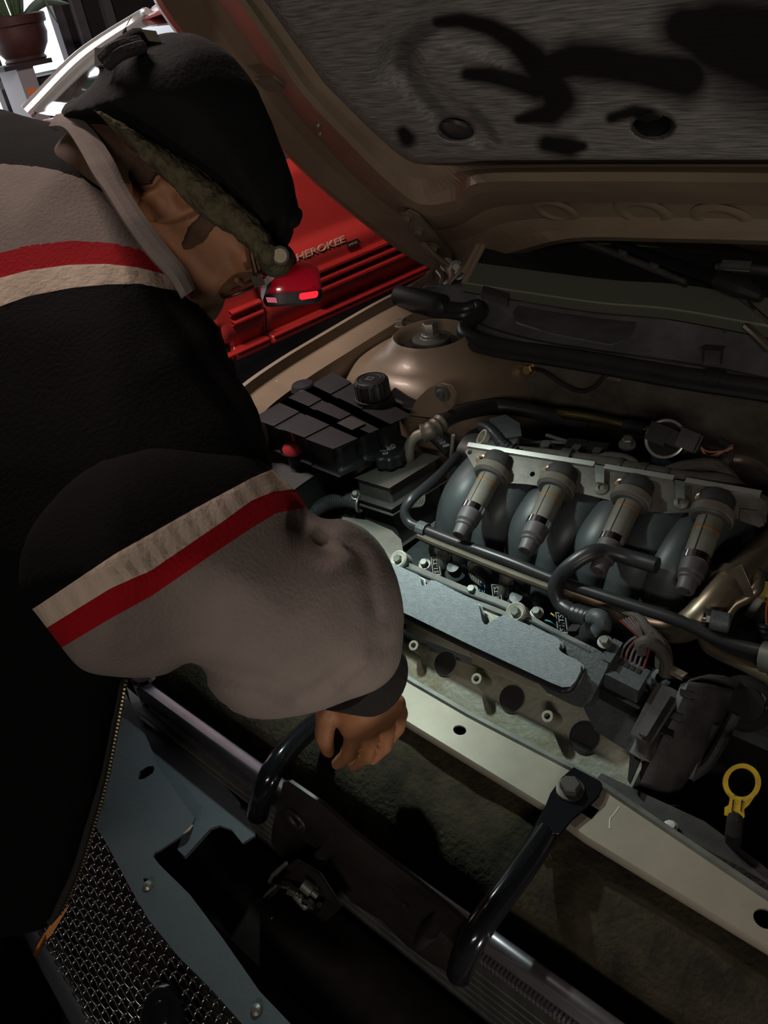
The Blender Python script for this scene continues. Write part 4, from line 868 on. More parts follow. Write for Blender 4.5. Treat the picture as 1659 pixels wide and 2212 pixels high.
# ---- intake runners (each a curved duct) over the valley
mx = eng
RUN_X = []
def runner(px, py, dxm, wd, m=RUNNER):
    c = Uy(px, py, 0.69)
    P = [V(c[0]+dxm, 0.90, 0.80), V(c[0]+dxm*0.9, 0.855, 0.862), V(c[0]+dxm*0.7, 0.80, 0.878), V(c[0]+dxm*0.4, 0.745, 0.855), V(c[0]+dxm*0.15, 0.724, 0.805), V(c[0], 0.712, 0.75), V(c[0], 0.712, 0.68)]
    return obj('intake_runner', tube(P, [wd*1.0, wd, wd, wd, wd*0.98, wd*0.95, wd*0.95], 18, 7, flat=(1.0, 0.95)), m, eng, sharp=80)
for px, py, d, w in ((948, 1130, 0.030, 0.037), (1020, 1160, 0.03, 0.030), (1092, 1165, 0.032, 0.031), (1160, 1195, 0.028, 0.028), (1238, 1200, 0.03, 0.036), (1318, 1230, 0.028, 0.033), (1395, 1240, 0.026, 0.030)): runner(px, py, d, w)
obj('plenum', tube([V(-0.72, 0.90, 0.80), V(-0.5, 0.90, 0.81), V(-0.1, 0.90, 0.81)], 0.055, 20, 8), RUNNER, eng, sharp=70)
obj('valley_plate', prism([V(-0.72, 0.655, 0.735), V(-0.10, 0.655, 0.735), V(-0.10, 0.90, 0.735), V(-0.72, 0.90, 0.735)], V(0, 0, -0.02)), COVER_DK, eng)
obj('runner_flange', prism([Uz(px, py, 0.752) for px, py in ((1400, 1225), (1425, 1195), (1500, 1215), (1540, 1290), (1480, 1330), (1390, 1300))], V(0, 0, -0.015)), RUNNER, eng, bevel=0.003)
obj('runner_flange', prism([Uz(px, py, 0.760) for px, py in ((1352, 1305), (1368, 1290), (1405, 1300), (1420, 1318), (1385, 1345), (1345, 1328))], V(0, 0, -0.012)), COVER_DK, eng, bevel=0.003)
for px, py, z, h in ((965, 1128, 0.80, 0.028), (1393, 1288, 0.775, 0.026)):
    obj('stud', lathe(Uz(px, py, z), V(0, 0, 1), [(-0.01, 0.004), (0, 0.004), (h, 0.004), (h+0.001, 0.003)], 12), mat('dull_stud', (0.36, 0.34, 0.27), 0.5, 0.6), eng)
obj('stud_base', box(Uz(962, 1142, 0.795), V(0.016, 0, 0), V(0, 0.012, 0), V(0, 0, 0.008)), COVER_DK, eng, bevel=0.003)
for px, py in ((1043, 1135), (1337, 1250)):
    c = Uz(px, py, 0.79)
    obj('sensor', lathe(c, V(0, -0.12, 1), [(-0.03, 0.018), (0.0, 0.018), (0.002, 0.0125), (0.005, 0.0125), (0.007, 0.0085), (0.018, 0.0085), (0.021, 0.011), (0.032, 0.0105), (0.038, 0.006), (0.039, 0)], 18), RUB, eng)
    obj('sensor_nut', lathe(c+V(0, 0, 0.001), V(0, -0.12, 1), [(0, 0.0145), (0.006, 0.0145), (0.007, 0.012)], 6), COVER_DK, eng)

# fuel rail, its lower pipe and the braided loom
RY = 0.655
frl = thing('fuel_rail', 'long straight black pipe crossing the engine behind the cam cover', 'pipe', Uy(1200, 1250, RY))
RP = [(988, 985, .80), (950, 1025, .745), (912, 1058, .70), (890, 1078, .675), (874, 1104, .66), (884, 1128, .655), (915, 1143, .655), (1000, 1176, .655), (1100, 1212, .655), (1199, 1252, .655), (1330, 1296, .655), (1469, 1342, .655), (1540, 1374, .655), (1600, 1396, .655), (1700, 1420, .655)]
obj('pipe', tube([Uy(px, py, y) for px, py, y in RP], 0.0072, 12, 6), RUB, frl, sharp=80)
lower_pipe = [(905, 1156, .648), (940, 1172, .648), (1000, 1196, .648), (1100, 1236, .648), (1195, 1272, .648)]
obj('lower_pipe', tube([Uy(px, py, y) for px, py, y in lower_pipe], 0.0062, 10, 5), mat('dull_brown_pipe', (0.10, 0.088, 0.065), 0.6, 0.4, var=0.3, vscale=30), frl)
obj('clamp', tube([Uy(905, 1139, .655), Uy(922, 1146, .655)], 0.0105, 10, 3), COVER_DK, frl)
lp = thing('coolant_pipe', 'tarnished metal pipe running under the black rail to a large bend at the right', 'pipe', Uy(1400, 1340, 0.68))
obj('pipe', tube([Uy(px, py, y) for px, py, y in ((1215, 1274, .672), (1260, 1294, .672), (1330, 1322, .672), (1400, 1350, .672), (1460, 1360, .673), (1500, 1342, .675), (1540, 1302, .695), (1580, 1255, .73), (1640, 1200, .79), (1720, 1130, .86))], [0.010, 0.011, 0.012, 0.0135, 0.016, 0.018, 0.0185, 0.018, 0.0175, 0.017], 16, 7), PIPE, lp, sharp=80)
obj('band_clamp', tube([Uy(1572, 1264, .722), Uy(1585, 1249, .735)], 0.0215, 16, 3), PIPE, lp)
obj('clamp_strap', prism([Uy(*p, 0.71) for p in ((1568, 1236), (1600, 1222), (1622, 1275), (1626, 1288), (1612, 1290), (1590, 1250))], V(0, 0.002, 0)), PIPE, lp, bevel=0.0006)
p2 = thing('return_pipe', 'thin bent metal pipe beside the large tarnished bend', 'pipe', Uy(1600, 1310, 0.72))
obj('pipe', tube([Uy(px, py, y) for px, py, y in ((1625, 1228, .76), (1636, 1245, .75), (1634, 1270, .73), (1612, 1290, .72), (1585, 1305, .71), (1568, 1330, .70), (1560, 1360, .69), (1550, 1395, .68))], 0.0075, 10, 6), PIPE, p2, sharp=80)
obj('union', hexbolt(Uy(1520, 1333, .66), nrm(V(1, 0.3, 0)), 0.007, 0.012, washer=1.2), CHROME, p2)
obj('plug', lathe(Uy(1534, 1338, .66), nrm(V(1, 0.3, -0.05)), [(0, 0.011), (0.018, 0.011), (0.02, 0.009)], 14), COVER_DK, p2)
p3 = thing('heater_pipe', 'pale metal pipe running to the right edge below the black rail', 'pipe', Uy(1600, 1420, 0.66))
obj('pipe', tube([Uy(px, py, y) for px, py, y in ((1520, 1372, .68), (1532, 1395, .67), (1560, 1412, .665), (1610, 1435, .66), (1659, 1460, .655), (1740, 1495, .65))], 0.0085, 12, 6), PIPE, p3, sharp=80)
p4 = thing('hose_with_clamp', 'black hose above the pale pipe, ending in a grey clamp at the right edge', 'hose', Uy(1600, 1400, 0.66))
obj('hose', tube([Uy(px, py, y) for px, py, y in ((1500, 1350, .69), (1530, 1368, .675), (1580, 1395, .668), (1620, 1408, .664), (1650, 1412, .66), (1740, 1430, .65))], 0.0095, 12, 6), RUB, p4, sharp=80)
obj('hose_clamp', tube([Uy(1648, 1418, .655), Uy(1675, 1424, .655)], 0.0165, 14, 3), ALU_DARK, p4)
bl = thing('braided_loom', 'frayed braided sleeve looping along the lower pipe', 'cable', Uy(1050, 1210, 0.675))
bpth = [(940, 1205, .655), (932, 1190, .66), (938, 1172, .668), (960, 1165, .672), (985, 1172, .674), (1020, 1190, .676), (1060, 1207, .676), (1110, 1228, .676), (1150, 1247, .676), (1185, 1265, .676)]
BPc = catmull([Uy(*p[:2], p[2]) for p in bpth], 12); Tb, Ub = frames(BPc)
for k in range(4):
    P = [p+0.0032*(math.cos(i*0.8+k*1.57)*u+math.sin(i*0.8+k*1.57)*np.cross(t, u)) for i, (p, t, u) in enumerate(zip(BPc, Tb, Ub))]
    obj('strand', tube(P, 0.0013, 5, smooth=False), mat('grey_braid', (0.17, 0.17, 0.14), 0.7), bl)
bl2 = thing('braided_loom', 'short braided loop curling over the second injector', 'cable', Uy(1030, 1230, 0.66))
B2 = catmull([Uy(*p[:2], p[2]) for p in ((1040, 1262, .645), (1022, 1248, .648), (1016, 1228, .655), (1028, 1216, .662), (1060, 1218, .668))], 10); Tb, Ub = frames(B2)
for k in range(3):
    P = [p+0.0026*(math.cos(i*0.8+k*2.09)*u+math.sin(i*0.8+k*2.09)*np.cross(t, u)) for i, (p, t, u) in enumerate(zip(B2, Tb, Ub))]
    obj('strand', tube(P, 0.0013, 5, smooth=False), mat('grey_braid', (0.17, 0.17, 0.14), 0.7), bl2)
# injectors with printed connectors
def injector(label, px, py, with_top=True, blue=False):
    c = Uy(px, py, 0.645); t = thing('injector', label, 'injector', c, 'fuel injectors behind the cam cover')
    rx, up_ = nrm(V(0.93, 0.0, 0.36)), nrm(V(-0.30, 0.35, 0.85)); up_ = nrm(up_-rx*np.dot(up_, rx)); nn = np.cross(rx, up_); nn = nn if nn[1] < 0 else -nn
    bd = obj('connector', box(c-nn*0.012, rx*0.0085, up_*0.0135, nn*0.012), BLK, t, bevel=0.0015)
    f0 = c+nn*0.0006
    fr_ = MB()
    for a, b_, da, db in ((0, 0.0125, 0.0078, 0.0006), (0, -0.0125, 0.0078, 0.0006), (0.0072, 0, 0.0006, 0.0125), (-0.0072, 0, 0.0006, 0.0125)): box(f0+rx*a+up_*b_, rx*da, up_*db, nn*0.0003, fr_)
    obj('print_frame', fr_, WHT, bd)
    for q in ('S1.TS', 'S1.1S')[:1]:
        text_mesh('lettering', q, WHT, bd, f0+rx*0.004-up_*0.0105, up_, -rx, 0.021, 0.0005, 0.008)
    if with_top:
        d = nrm(V(0.10, 0.30, 0.95)); e = c+up_*0.016+rx*0.012-nn*0.008
        obj('top_fitting', lathe(e-d*0.02, d, [(0, 0.010), (0.02, 0.010), (0.021, 0.0085), (0.026, 0.0085), (0.027, 0.011), (0.032, 0.011), (0.034, 0.0085), (0.040, 0.008), (0.041, 0)], 18), ZINC, t)
    obj('body', lathe(c-nn*0.012-up_*0.05, up_, [(0, 0.010), (0.04, 0.012)], 14), BLK, t)
    if blue: text_mesh('lettering', '25', BLUEP, bd, c-rx*0.022-up_*0.002+nn*0.001, nrm(up_+rx*0.3), nrm(-rx+up_*0.3), 0.014, 0.0006)
injector('black injector plug with white print nearest the left end of the cover', 942, 1222)
injector('black injector plug with white print and a blue mark beside it, second from the left', 1074, 1283, True, True)
injector('black injector plug with white print below the hose elbow, third from the left', 1214, 1345, False)
for px, py, px2, py2, c in ((1190, 1325, 1204, 1342, 'yellow_lead'), (1178, 1340, 1200, 1352, 'teal_lead'), (905, 1215, 925, 1212, 'teal_lead')):
    tw = thing('lead', {1190: 'short yellow wire by the third injector', 1178: 'short teal wire by the third injector', 905: 'short teal wire by the first injector'}[px], 'wire', Uy(px, py, 0.64))
    obj('wire', tube([Uy(px, py, .64), Uy((px+px2)/2, (py+py2)/2-3, .638), Uy(px2, py2, .64)], 0.0011, 6, 4), mat(c, (0.5, 0.42, 0.05) if 'y' in c[:1] else (0.06, 0.3, 0.28), 0.5), tw)
# rounded dark lumps and bolts in the shadowy slot between the rails
for px, py in ((985, 1235), (1120, 1300)): obj('injector_boss', lathe(Uy(px, py, 0.65), V(0, -0.4, 1), [(-0.03, 0.016), (0, 0.016), (0.006, 0.010), (0.014, 0.009), (0.015, 0)], 16), RUNNER, eng)
# breather hose with elbow
bh = thing('breather_hose', 'black hose looping over the rail to an elbow at the right end of the cover', 'hose', Uy(1230, 1280, 0.66))
obj('hose', tube([Uy(px, py, y) for px, py, y in ((1420, 1222, .70), (1360, 1205, .70), (1310, 1192, .69), (1275, 1195, .675), (1238, 1217, .66), (1210, 1245, .65), (1200, 1272, .643), (1210, 1302, .638), (1232, 1320, .632), (1256, 1331, .626), (1275, 1336, .622))], 0.0098, 14, 6), RUB, bh, sharp=80)
obj('hose_collar', tube([Uy(1244, 1326, .629), Uy(1278, 1337, .621)], 0.0125, 14, 5, corr=120, camp=0.06), RUB, bh)
el = thing('elbow_connector', 'grey plastic quick connector elbow on the end of the breather hose', 'connector', Uy(1270, 1370, 0.62))
obj('elbow', tube([Uy(1272, 1336, .622), Uy(1288, 1333, .619), Uy(1300, 1340, .617), Uy(1299, 1356, .614), Uy(1284, 1376, .610), Uy(1270, 1394, .606)], [0.0095, 0.0105, 0.011, 0.011, 0.011, 0.011], 14, 6), COVER_DK, el)
obj('collar', tube([Uy(1288, 1358, .614), Uy(1262, 1388, .607)], 0.0155, 14, 4), BLK, el)
obj('release_tab', box(Uy(1246, 1372, .606), V(0.006, 0, 0.003), V(0, 0.006, 0), V(-0.004, 0, 0.010)), BLK, el, bevel=0.001)
obj('release_tab', box(Uy(1290, 1385, .606), V(0.006, 0, 0.003), V(0, 0.006, 0), V(-0.004, 0, 0.010)), BLK, el, bevel=0.001)
obj('nipple', tube([Uy(1270, 1380, .609), Uy(1252, 1402, .604)], 0.010, 12, 3), mat('pale_nipple', (0.30, 0.30, 0.27), 0.5), el)

# ================================================================== coil bracket with its four ignition coils
bn = nrm(V(0.06, -0.62, 0.78)); BC = Uz(1300, 1050, 0.915)
K = lambda px, py, w=0.0: Upl(px, py, BC+bn*w, bn)
cb_ = thing('coil_bracket', 'loose stamped metal bracket carrying four grey ignition coils', 'bracket', BC)
bo_ = [(1004, 975), (1012, 968), (1030, 968), (1284, 1010), (1286, 1018), (1304, 1022), (1306, 1016), (1455, 1040), (1457, 1048), (1478, 1052), (1480, 1046), (1640, 1074), (1654, 1084), (1656, 1130), (1600, 1122), (1500, 1106), (1420, 1110), (1340, 1086), (1240, 1062), (1140, 1046), (1050, 1040), (1030, 1020)]
bh1 = [circle(K(px, py), bn, 0.0036, 12) for px, py in ((1015, 977), (1150, 1024), (1300, 1054))]
bk_ = obj('bracket_plate', prism([K(*p) for p in bo_], -bn*0.002, bh1), BRKT, cb_, sharp=30)
for a, b_ in (((1012, 969), (1284, 1012)), ((1306, 1017), (1455, 1042)), ((1480, 1047), (1642, 1076))):
    A_, B_ = K(*a), K(*b_); obj('rolled_edge', loft([[A_, B_], [A_+bn*0.008+V(0, 0.001, 0), B_+bn*0.008+V(0, 0.001, 0)], [A_+bn*0.008+V(0, 0.006, 0.004), B_+bn*0.008+V(0, 0.006, 0.004)], [A_+V(0, 0.008, 0.004), B_+V(0, 0.008, 0.004)]]), mat('bright_bracket_edge', (0.42, 0.42, 0.39), 0.35, 0.6), bk_, sharp=30)
for px, py in ((1295, 1025), (1468, 1058)):
    obj('loom_clip', prism([K(px-8, py-18, 0.004), K(px+10, py-15, 0.004), K(px+9, py+18, 0.004), K(px-6, py+16, 0.004)], bn*0.003), ALU_DARK, bk_, bevel=0.001)
for px, py in ((1043, 992), (1186, 1017), (1342, 1045), (1515, 1076)):
    obj('screw', lathe(K(px, py), nrm(bn+V(0, -0.5, -0.2)), [(0, 0.007), (0.002, 0.007), (0.003, 0.0045), (0.014, 0.0042), (0.015, 0.003)], 12), mat('copper_screw', (0.40, 0.28, 0.19), 0.4, 0.8), bk_)
for px, py in ((1300, 1054), (1472, 1085)): obj('weld_nut', lathe(K(px, py), bn, [(0, 0.010), (0.002, 0.009), (0.004, 0.004), (0.002, 0.003)], 16), BRKT, bk_)
obj('end_tab', prism([K(*p, 0.003) for p in ((1600, 1100), (1640, 1105), (1645, 1118), (1652, 1135), (1640, 1140), (1598, 1125))], bn*0.002), BRKT, bk_)
coils = [((1066, 1018), (1082, 1010), (992, 1158)), ((1205, 1046), (1222, 1036), (1135, 1192)), ((1366, 1075), (1384, 1062), (1291, 1234)), ((1540, 1108), (1556, 1094), (1479, 1278))]
STAIN = mat('rust_stain', (0.20, 0.10, 0.035), 0.6)
for i, (cc, tp, tipp) in enumerate(coils):
    a0_ = K(*cc, 0.004); depth = np.dot(a0_-CAM, FWD); tip_ = Ut(*tipp, depth-0.045); ax = nrm(tip_-a0_); L = np.linalg.norm(tip_-a0_)
    c_ = obj('ignition_coil', lathe(a0_-ax*0.024, ax, [(0, 0.019), (0.004, 0.0215), (0.018, 0.0215), (0.020, 0.0235), (0.035, 0.0235), (0.037, 0.0215), (0.037, 0.0165)], 28), BLK_DUST, cb_)
    ls = L*0.60
    obj('coil_flange', lathe(a0_-ax*0.002, ax, [(0, 0.0232), (0.001, 0.0255), (0.011, 0.0255), (0.012, 0.0232), (0.012, 0.018), (0.0, 0.018)], 28), mat('coil_rim', (0.15, 0.13, 0.105), 0.6, 0, var=0.3, vscale=30), c_)
    obj('coil_shaft', lathe(a0_+ax*0.004, ax, [(0, 0.0158), (ls-0.004, 0.0152)], 24), COILG, c_)
    sd = nrm(np.cross(ax, V(0, -0.6, 0.6))); up_ = nrm(np.cross(sd, ax)); up_ = up_ if np.dot(up_, CAM-a0_) > 0 else -up_
    obj('seam', tube([a0_+ax*0.014+up_*0.0155+sd*0.001, a0_+ax*(ls-0.001)+up_*0.0150+sd*0.001], 0.0008, 6, 4), BLK, c_)
    st = (0.35, 0.4, 0.3, 0.42)[i]
    obj('stain_ring', lathe(a0_+ax*ls*st, ax, [(0, 0.01565), (0.0005, 0.0159), (0.0025+0.0015*(i == 3), 0.0159), (0.003+0.0015*(i == 3), 0.01565)], 24), STAIN, c_)
    obj('metal_band', lathe(a0_+ax*(ls-0.004), ax, [(0, 0.0155), (0.0005, 0.0164), (0.0095, 0.0164), (0.010, 0.0155)], 24), CHROME, c_)
    bt = a0_+ax*(ls+0.005)
    rem = L-ls-0.005
    obj('boot', lathe(bt, ax, [(0, 0.0158), (rem*0.42, 0.0150), (rem*0.50, 0.0118), (rem*0.53, 0.0135), (rem*0.60, 0.0135), (rem*0.64, 0.0112), (rem*0.97, 0.0102), (rem, 0.0095), (rem, 0.0062), (rem*0.7, 0.006), (rem*0.7, 0)], 24), BOOT, c_)
    obj('back_boss', lathe(a0_-ax*0.03+bn*0.0, -ax, [(0, 0.012), (0.006, 0.012), (0.008, 0.008), (0.009, 0)], 16), COVER_DK, c_)
# taped loom lying behind the bracket
lm = thing('wiring_loom', 'cloth-taped wiring loom lying along the back of the coil bracket', 'cable', Uz(1350, 1010, 0.93))
Z = lambda px, py, z=0.925: Uz(px, py, z)
obj('trunk', tube([Z(1110, 968), Z(1180, 980), Z(1270, 995), Z(1340, 1010), Z(1420, 1025), Z(1500, 1040), Z(1570, 1045), Z(1620, 1075, .91), Z(1720, 1120, .9)], [0.004, 0.007, 0.0095, 0.011, 0.0115, 0.0125, 0.012, 0.011, 0.010], 12, 6), LOOM, lm)
obj('branch', tube([Z(1285, 993), Z(1310, 985, .93), Z(1345, 988, .932), Z(1370, 1000, .93), Z(1373, 1015)], [0.004, 0.0055, 0.0055, 0.006, 0.005], 10, 6), LOOM, lm)
obj('branch', tube([Z(1435, 1018, .93), Z(1470, 1008, .935), Z(1520, 1003, .936), Z(1552, 1008, .935), Z(1575, 1030, .928), Z(1600, 1060, .92)], [0.005, 0.007, 0.008, 0.008, 0.0085, 0.007], 10, 6), LOOM, lm)
obj('branch', tube([Z(1555, 1008, .93), Z(1575, 990, .93), Z(1578, 970, .92), Z(1560, 955, .90)], 0.005, 10, 6), LOOM, lm)
for a, b_ in (((1338, 1009), (1346, 1011)), ((1385, 1018), (1398, 1021)), ((1440, 1029), (1448, 1031)), ((1215, 986), (1235, 990))): obj('tape_wrap', tube([Z(*a), Z(*b_)], 0.0128, 12, 2), BLK_DUST, lm)
lm2 = thing('corrugated_conduit', 'short corrugated conduit curling down behind the left end of the coil bracket', 'cable', Uz(1060, 940, 0.92))
obj('conduit', tube([Z(1040, 920, .93), Z(1055, 925, .935), Z(1072, 942, .935), Z(1090, 962, .93), Z(1130, 985, .92)], 0.0078, 10, 6, corr=160, camp=0.12), RUB, lm2)
obj('socket', lathe(Z(1052, 950, .925), nrm(V(-0.5, -0.5, 0.6)), [(-0.03, 0.010), (0, 0.010), (0.003, 0.0125), (0.010, 0.0125), (0.010, 0.009), (0.0, 0.008)], 18), mat('pale_socket', (0.30, 0.28, 0.22), 0.5, 0.4), lm2)
for px, py in ((1080, 962), (1095, 970), (1062, 968)): obj('plug', box(Z(px, py, .92), V(0.009, 0.002, 0), V(-0.002, 0.012, 0.002), V(0, 0, 0.008)), COVER_DK, lm2, bevel=0.002)
obj('plug_housing', prism([Z(px, py, .935) for px, py in ((1062, 905), (1090, 898), (1118, 915), (1122, 940), (1085, 945), (1065, 925))], V(0, 0, -0.03)), COVER_DK, lm2, bevel=0.003)
for px, py, s_ in ((1245, 968, 1), (1290, 975, 1), (1355, 962, 0), (1210, 990, 1), (1180, 972, 0)):
    w = thing('harness_plug', {1245: 'small black harness plug behind the second coil', 1290: 'small black harness plug right of the second coil, behind the loom', 1355: 'bright-headed fitting behind the loom near the throttle ring', 1210: 'small plug tucked between loom and bracket', 1180: 'small plug behind the long bracket edge'}[px], 'connector', Z(px, py, .90))
    if s_: obj('shell', box(Z(px, py, .90), V(0.012, 0.003, 0), V(-0.003, 0.010, 0), V(0, 0, 0.008)), BLK, w, bevel=0.002); obj('latch_tab', box(Z(px, py, .909), V(0.005, 0.001, 0), V(-0.001, 0.006, 0), V(0, 0, 0.0025)), ALU_DARK, w, bevel=0.0006)
    else: obj('head', hexbolt(Z(px, py, .90), V(0.1, -0.2, 1), 0.008, 0.014), ALU_DARK, w); obj('stem', lathe(Z(px, py, .90), -V(0.1, -0.2, 1), [(0, 0.006), (0.03, 0.006)], 10), RUB, w)
# throttle ring and its sensor
th = thing('throttle_body', 'throttle opening with a bright round rim and a black sensor plugged in', 'throttle', Uz(1437, 948, 0.92))
TC = Uz(1437, 948, 0.93); ta = nrm(V(0.10, -0.80, 0.6)); rth = 42*np.dot(TC-CAM, FWD)/FOC
obj('rim', torus(TC, ta, rth*0.96, 0.0022, 40, 8), mat('bright_rim', (0.55, 0.53, 0.48), 0.35, 0.7), th)
obj('bore', lathe(TC, -ta, [(0, rth*0.95), (0.01, rth*0.93), (0.05, rth*0.92), (0.05, 0)], 32), VOIDM, th)
obj('sensor_body', box(TC+ta*0.006+V(-0.007, 0, 0.004), V(0.0115, 0, -0.002), V(0.002, 0.005, 0.0095), ta*0.010), BLK, th, bevel=0.002)
obj('sensor_neck', box(TC+ta*0.004+V(0.014, 0, 0.003), V(0.010, 0, -0.002), V(0.0015, 0.004, 0.007), ta*0.008), BLK, th, bevel=0.002)
obj('sensor_plug', box(TC+ta*0.006+V(0.033, 0.0, 0.005), V(0.0105, 0, -0.002), V(0.002, 0.005, 0.009), ta*0.009), BLK_DUST, th, bevel=0.002)
for k, c in enumerate(((0.35, 0.08, 0.05), (0.4, 0.2, 0.1), (0.2, 0.1, 0.1))): obj('lead', tube([TC+V(0.048, 0, 0.0), TC+V(0.06, 0.0, -0.004-0.006*k), TC+V(0.085, 0.01, 0.004*k)], 0.0012, 6, 5), mat('lead_%d' % k, c, 0.5), th)
obj('housing', lathe(TC-ta*0.01+V(0.03, 0.02, -0.035), nrm(V(1, 0, -0.1)), [(-0.05, 0.022), (0.03, 0.022), (0.032, 0.018)], 18), COVER_DK, th)
# rear pipes by the firewall
bp1 = thing('brass_pipe', 'brassy pipe lying at the foot of the firewall', 'pipe', Uz(1270, 905, 0.86))
obj('pipe', tube([Uz(px, py, .86) for px, py in ((1195, 890), (1215, 893), (1280, 903), (1345, 918), (1400, 928), (1450, 940))], [0.005, 0.0085, 0.0085, 0.008, 0.0085, 0.0085], 12, 5), mat('brassy_pipe', (0.36, 0.32, 0.14), 0.25, 0.95), bp1)
obj('sleeve', tube([Uz(1348, 919, .86), Uz(1395, 928, .86)], 0.0105, 12, 3), RUB, bp1)
bp2 = thing('rear_pipe', 'dull pipe curving out at the right edge behind the loom', 'pipe', Uz(1620, 990, 0.90))
obj('pipe', tube([Uz(px, py, .90) for px, py in ((1585, 990), (1610, 993), (1640, 1003), (1665, 1020), (1720, 1060))], 0.007, 10, 5), PIPE, bp2)
hh = thing('heater_hose', 'black hose arching from the coolant tank toward the firewall', 'hose', Uz(1000, 890, .86))
obj('hose', tube([Uz(px, py, z) for px, py, z in ((868, 880, .90), (920, 888, .89), (980, 893, .885), (1050, 880, .885), (1100, 880, .88), (1180, 895, .86), (1260, 915, .83))], 0.012, 12, 6), RUB, hh, sharp=80)
for k, (pp, lab) in enumerate(((((1180, 940), (1230, 955), (1300, 968), (1330, 985)), 'thin grey rod behind the loom'), (((1130, 960), (1180, 955), (1240, 958)), 'thin pale rod above the long bracket edge'))):
    w = thing('vacuum_line', lab, 'pipe', Uz(*pp[0], .90)); obj('line', tube([Uz(px, py, .90) for px, py in pp], 0.003, 8, 5), ALU_DARK, w)

# ================================================================== tanks at the far side
# coolant tank: ribbed black box
ct = thing('coolant_tank', 'black ribbed coolant expansion tank with a screw cap beside the strut tower', 'tank', Uz(720, 880, .80))
zc = 0.93
ca, cbk, cc_, cd = Uz(563, 901, zc), Uz(722, 958, zc), Uz(868, 895, zc), Uz(716, 812, zc)
# local frame: e1 along the front edge, e2 backwards
def tank_pt(s, t, z): return lerp(lerp(ca, cbk, s), lerp(cd, cc_, s), t)+V(0, 0, z)
splits = [0, 0.2, 0.41, 0.63, 1.0]; tsp = [0, 0.36, 0.68, 1.0]
for i in range(4):
    for j in range(3):
        s0, s1, t0, t1 = splits[i]+0.006, splits[i+1]-0.006, tsp[j]+0.006, tsp[j+1]-0.006
        q = [tank_pt(s0, t0, 0), tank_pt(s1, t0, 0), tank_pt(s1, t1, 0), tank_pt(s0, t1, 0)]
        obj('rib_block', prism([p+V(0, 0, -0.002*(i % 2)) for p in q], V(0, 0, -0.05 if j == 0 or i == 3 else -0.04)), BLK, ct, bevel=0.011, seg=4)
obj('core', prism([tank_pt(s, t, -0.009) for s, t in ((0.03, 0.03), (0.97, 0.03), (0.97, 0.97), (0.03, 0.97))], V(0, 0, -0.045)), RUB, ct, bevel=0.004)
capc = Uz(808, 862, zc)
obj('filler_neck', lathe(capc, V(0, 0, 1), [(-0.01, 0.031), (0.006, 0.031), (0.007, 0.026), (0.012, 0.026)], 28), BLK, ct)
cap_ = obj('cap', lathe(capc+V(0, 0, 0.008), V(0, 0, 1), [(0, 0.0285), (0.024, 0.028), (0.028, 0.0255), (0.029, 0.0225), (0.0275, 0.0215), (0.0275, 0)], 44, lobes=22, lamp_=0.018), RUB, ct, sharp=28)
obj('cap_emblem', box(capc+V(-0.001, 0.0, 0.0362), V(0.006, 0.001, 0), V(-0.001, 0.005, 0), V(0, 0, 0.0005)), mat('worn_print', (0.22, 0.22, 0.22), 0.5), cap_)
obj('cap_emblem', box(capc+V(-0.001, 0.0, 0.0365), V(0.0045, 0.0008, 0), V(-0.0008, 0.0032, 0), V(0, 0, 0.0005)), RUB, cap_)
for r_ in (0.017,): obj('cap_ring', torus(capc+V(0, 0, 0.0358), V(0, 0, 1), r_, 0.0007, 32, 6), mat('dim_print', (0.07, 0.07, 0.07), 0.5), cap_)
obj('side_boss', lathe(Uz(655, 838, zc-0.005), V(0, 0, 1), [(-0.02, 0.024), (0, 0.024), (0.008, 0.018), (0.010, 0)], 22), RUB, ct)
obj('outlet', tube([Uz(845, 858, .91), Uz(875, 872, .90), Uz(905, 885, .89)], [0.018, 0.014, 0.013], 12, 5), RUB, ct)
obj('warning_label', box(lerp(tank_pt(0.82, 0.42, 0.0005), tank_pt(0.82, 0.48, 0.0005), 0.5), (tank_pt(0.92, 0.45, 0)-tank_pt(0.72, 0.45, 0))/2, (tank_pt(0.8, 0.6, 0)-tank_pt(0.8, 0.4, 0))/2, V(0, 0, 0.0006)), mat('dim_label', (0.032, 0.030, 0.030), 0.6), ct)
# washer filler with red cap, black fuse box cover
wf = thing('washer_filler', 'red washer-fluid cap poking up beside the black box', 'cap', Uz(638, 968, .86))
rc = Uz(638, 968, .89)
obj('cap', lathe(rc, nrm(V(0.1, -0.25, 1)), [(0, 0.020), (0.004, 0.021), (0.010, 0.016), (0.014, 0.006), (0.0145, 0)], 24), REDPL, wf)
obj('pull_tab', tube([rc+V(0, 0, 0.012), rc+V(-0.002, 0.002, 0.022), rc+V(-0.004, 0.004, 0.03)], [0.003, 0.003, 0.004], 8, 4), REDPL, wf)
obj('neck', lathe(rc, nrm(V(0, 0, -1)), [(0, 0.016), (0.08, 0.016)], 18), RUB, wf)
bx = thing('fuse_box', 'smooth black box with a notch beside the red cap', 'box', Uz(660, 1040, .80))
bxp = [(575, 1000), (600, 1004), (640, 995), (660, 975), (672, 963), (690, 960), (722, 980), (726, 990), (640, 1050), (600, 1080), (540, 1050)]
obj('lid', prism([Uz(*p, 0.86) for p in bxp], V(0, 0, -0.10)), mat('grey_black_plastic', (0.045, 0.047, 0.052), 0.5, 0, var=0.2, vscale=20), bx, bevel=0.004)
obj('seam', tube([Uz(*p, 0.825) for p in ((600, 1098), (640, 1069), (726, 1008))], 0.0016, 6, 3), RUB, bx)
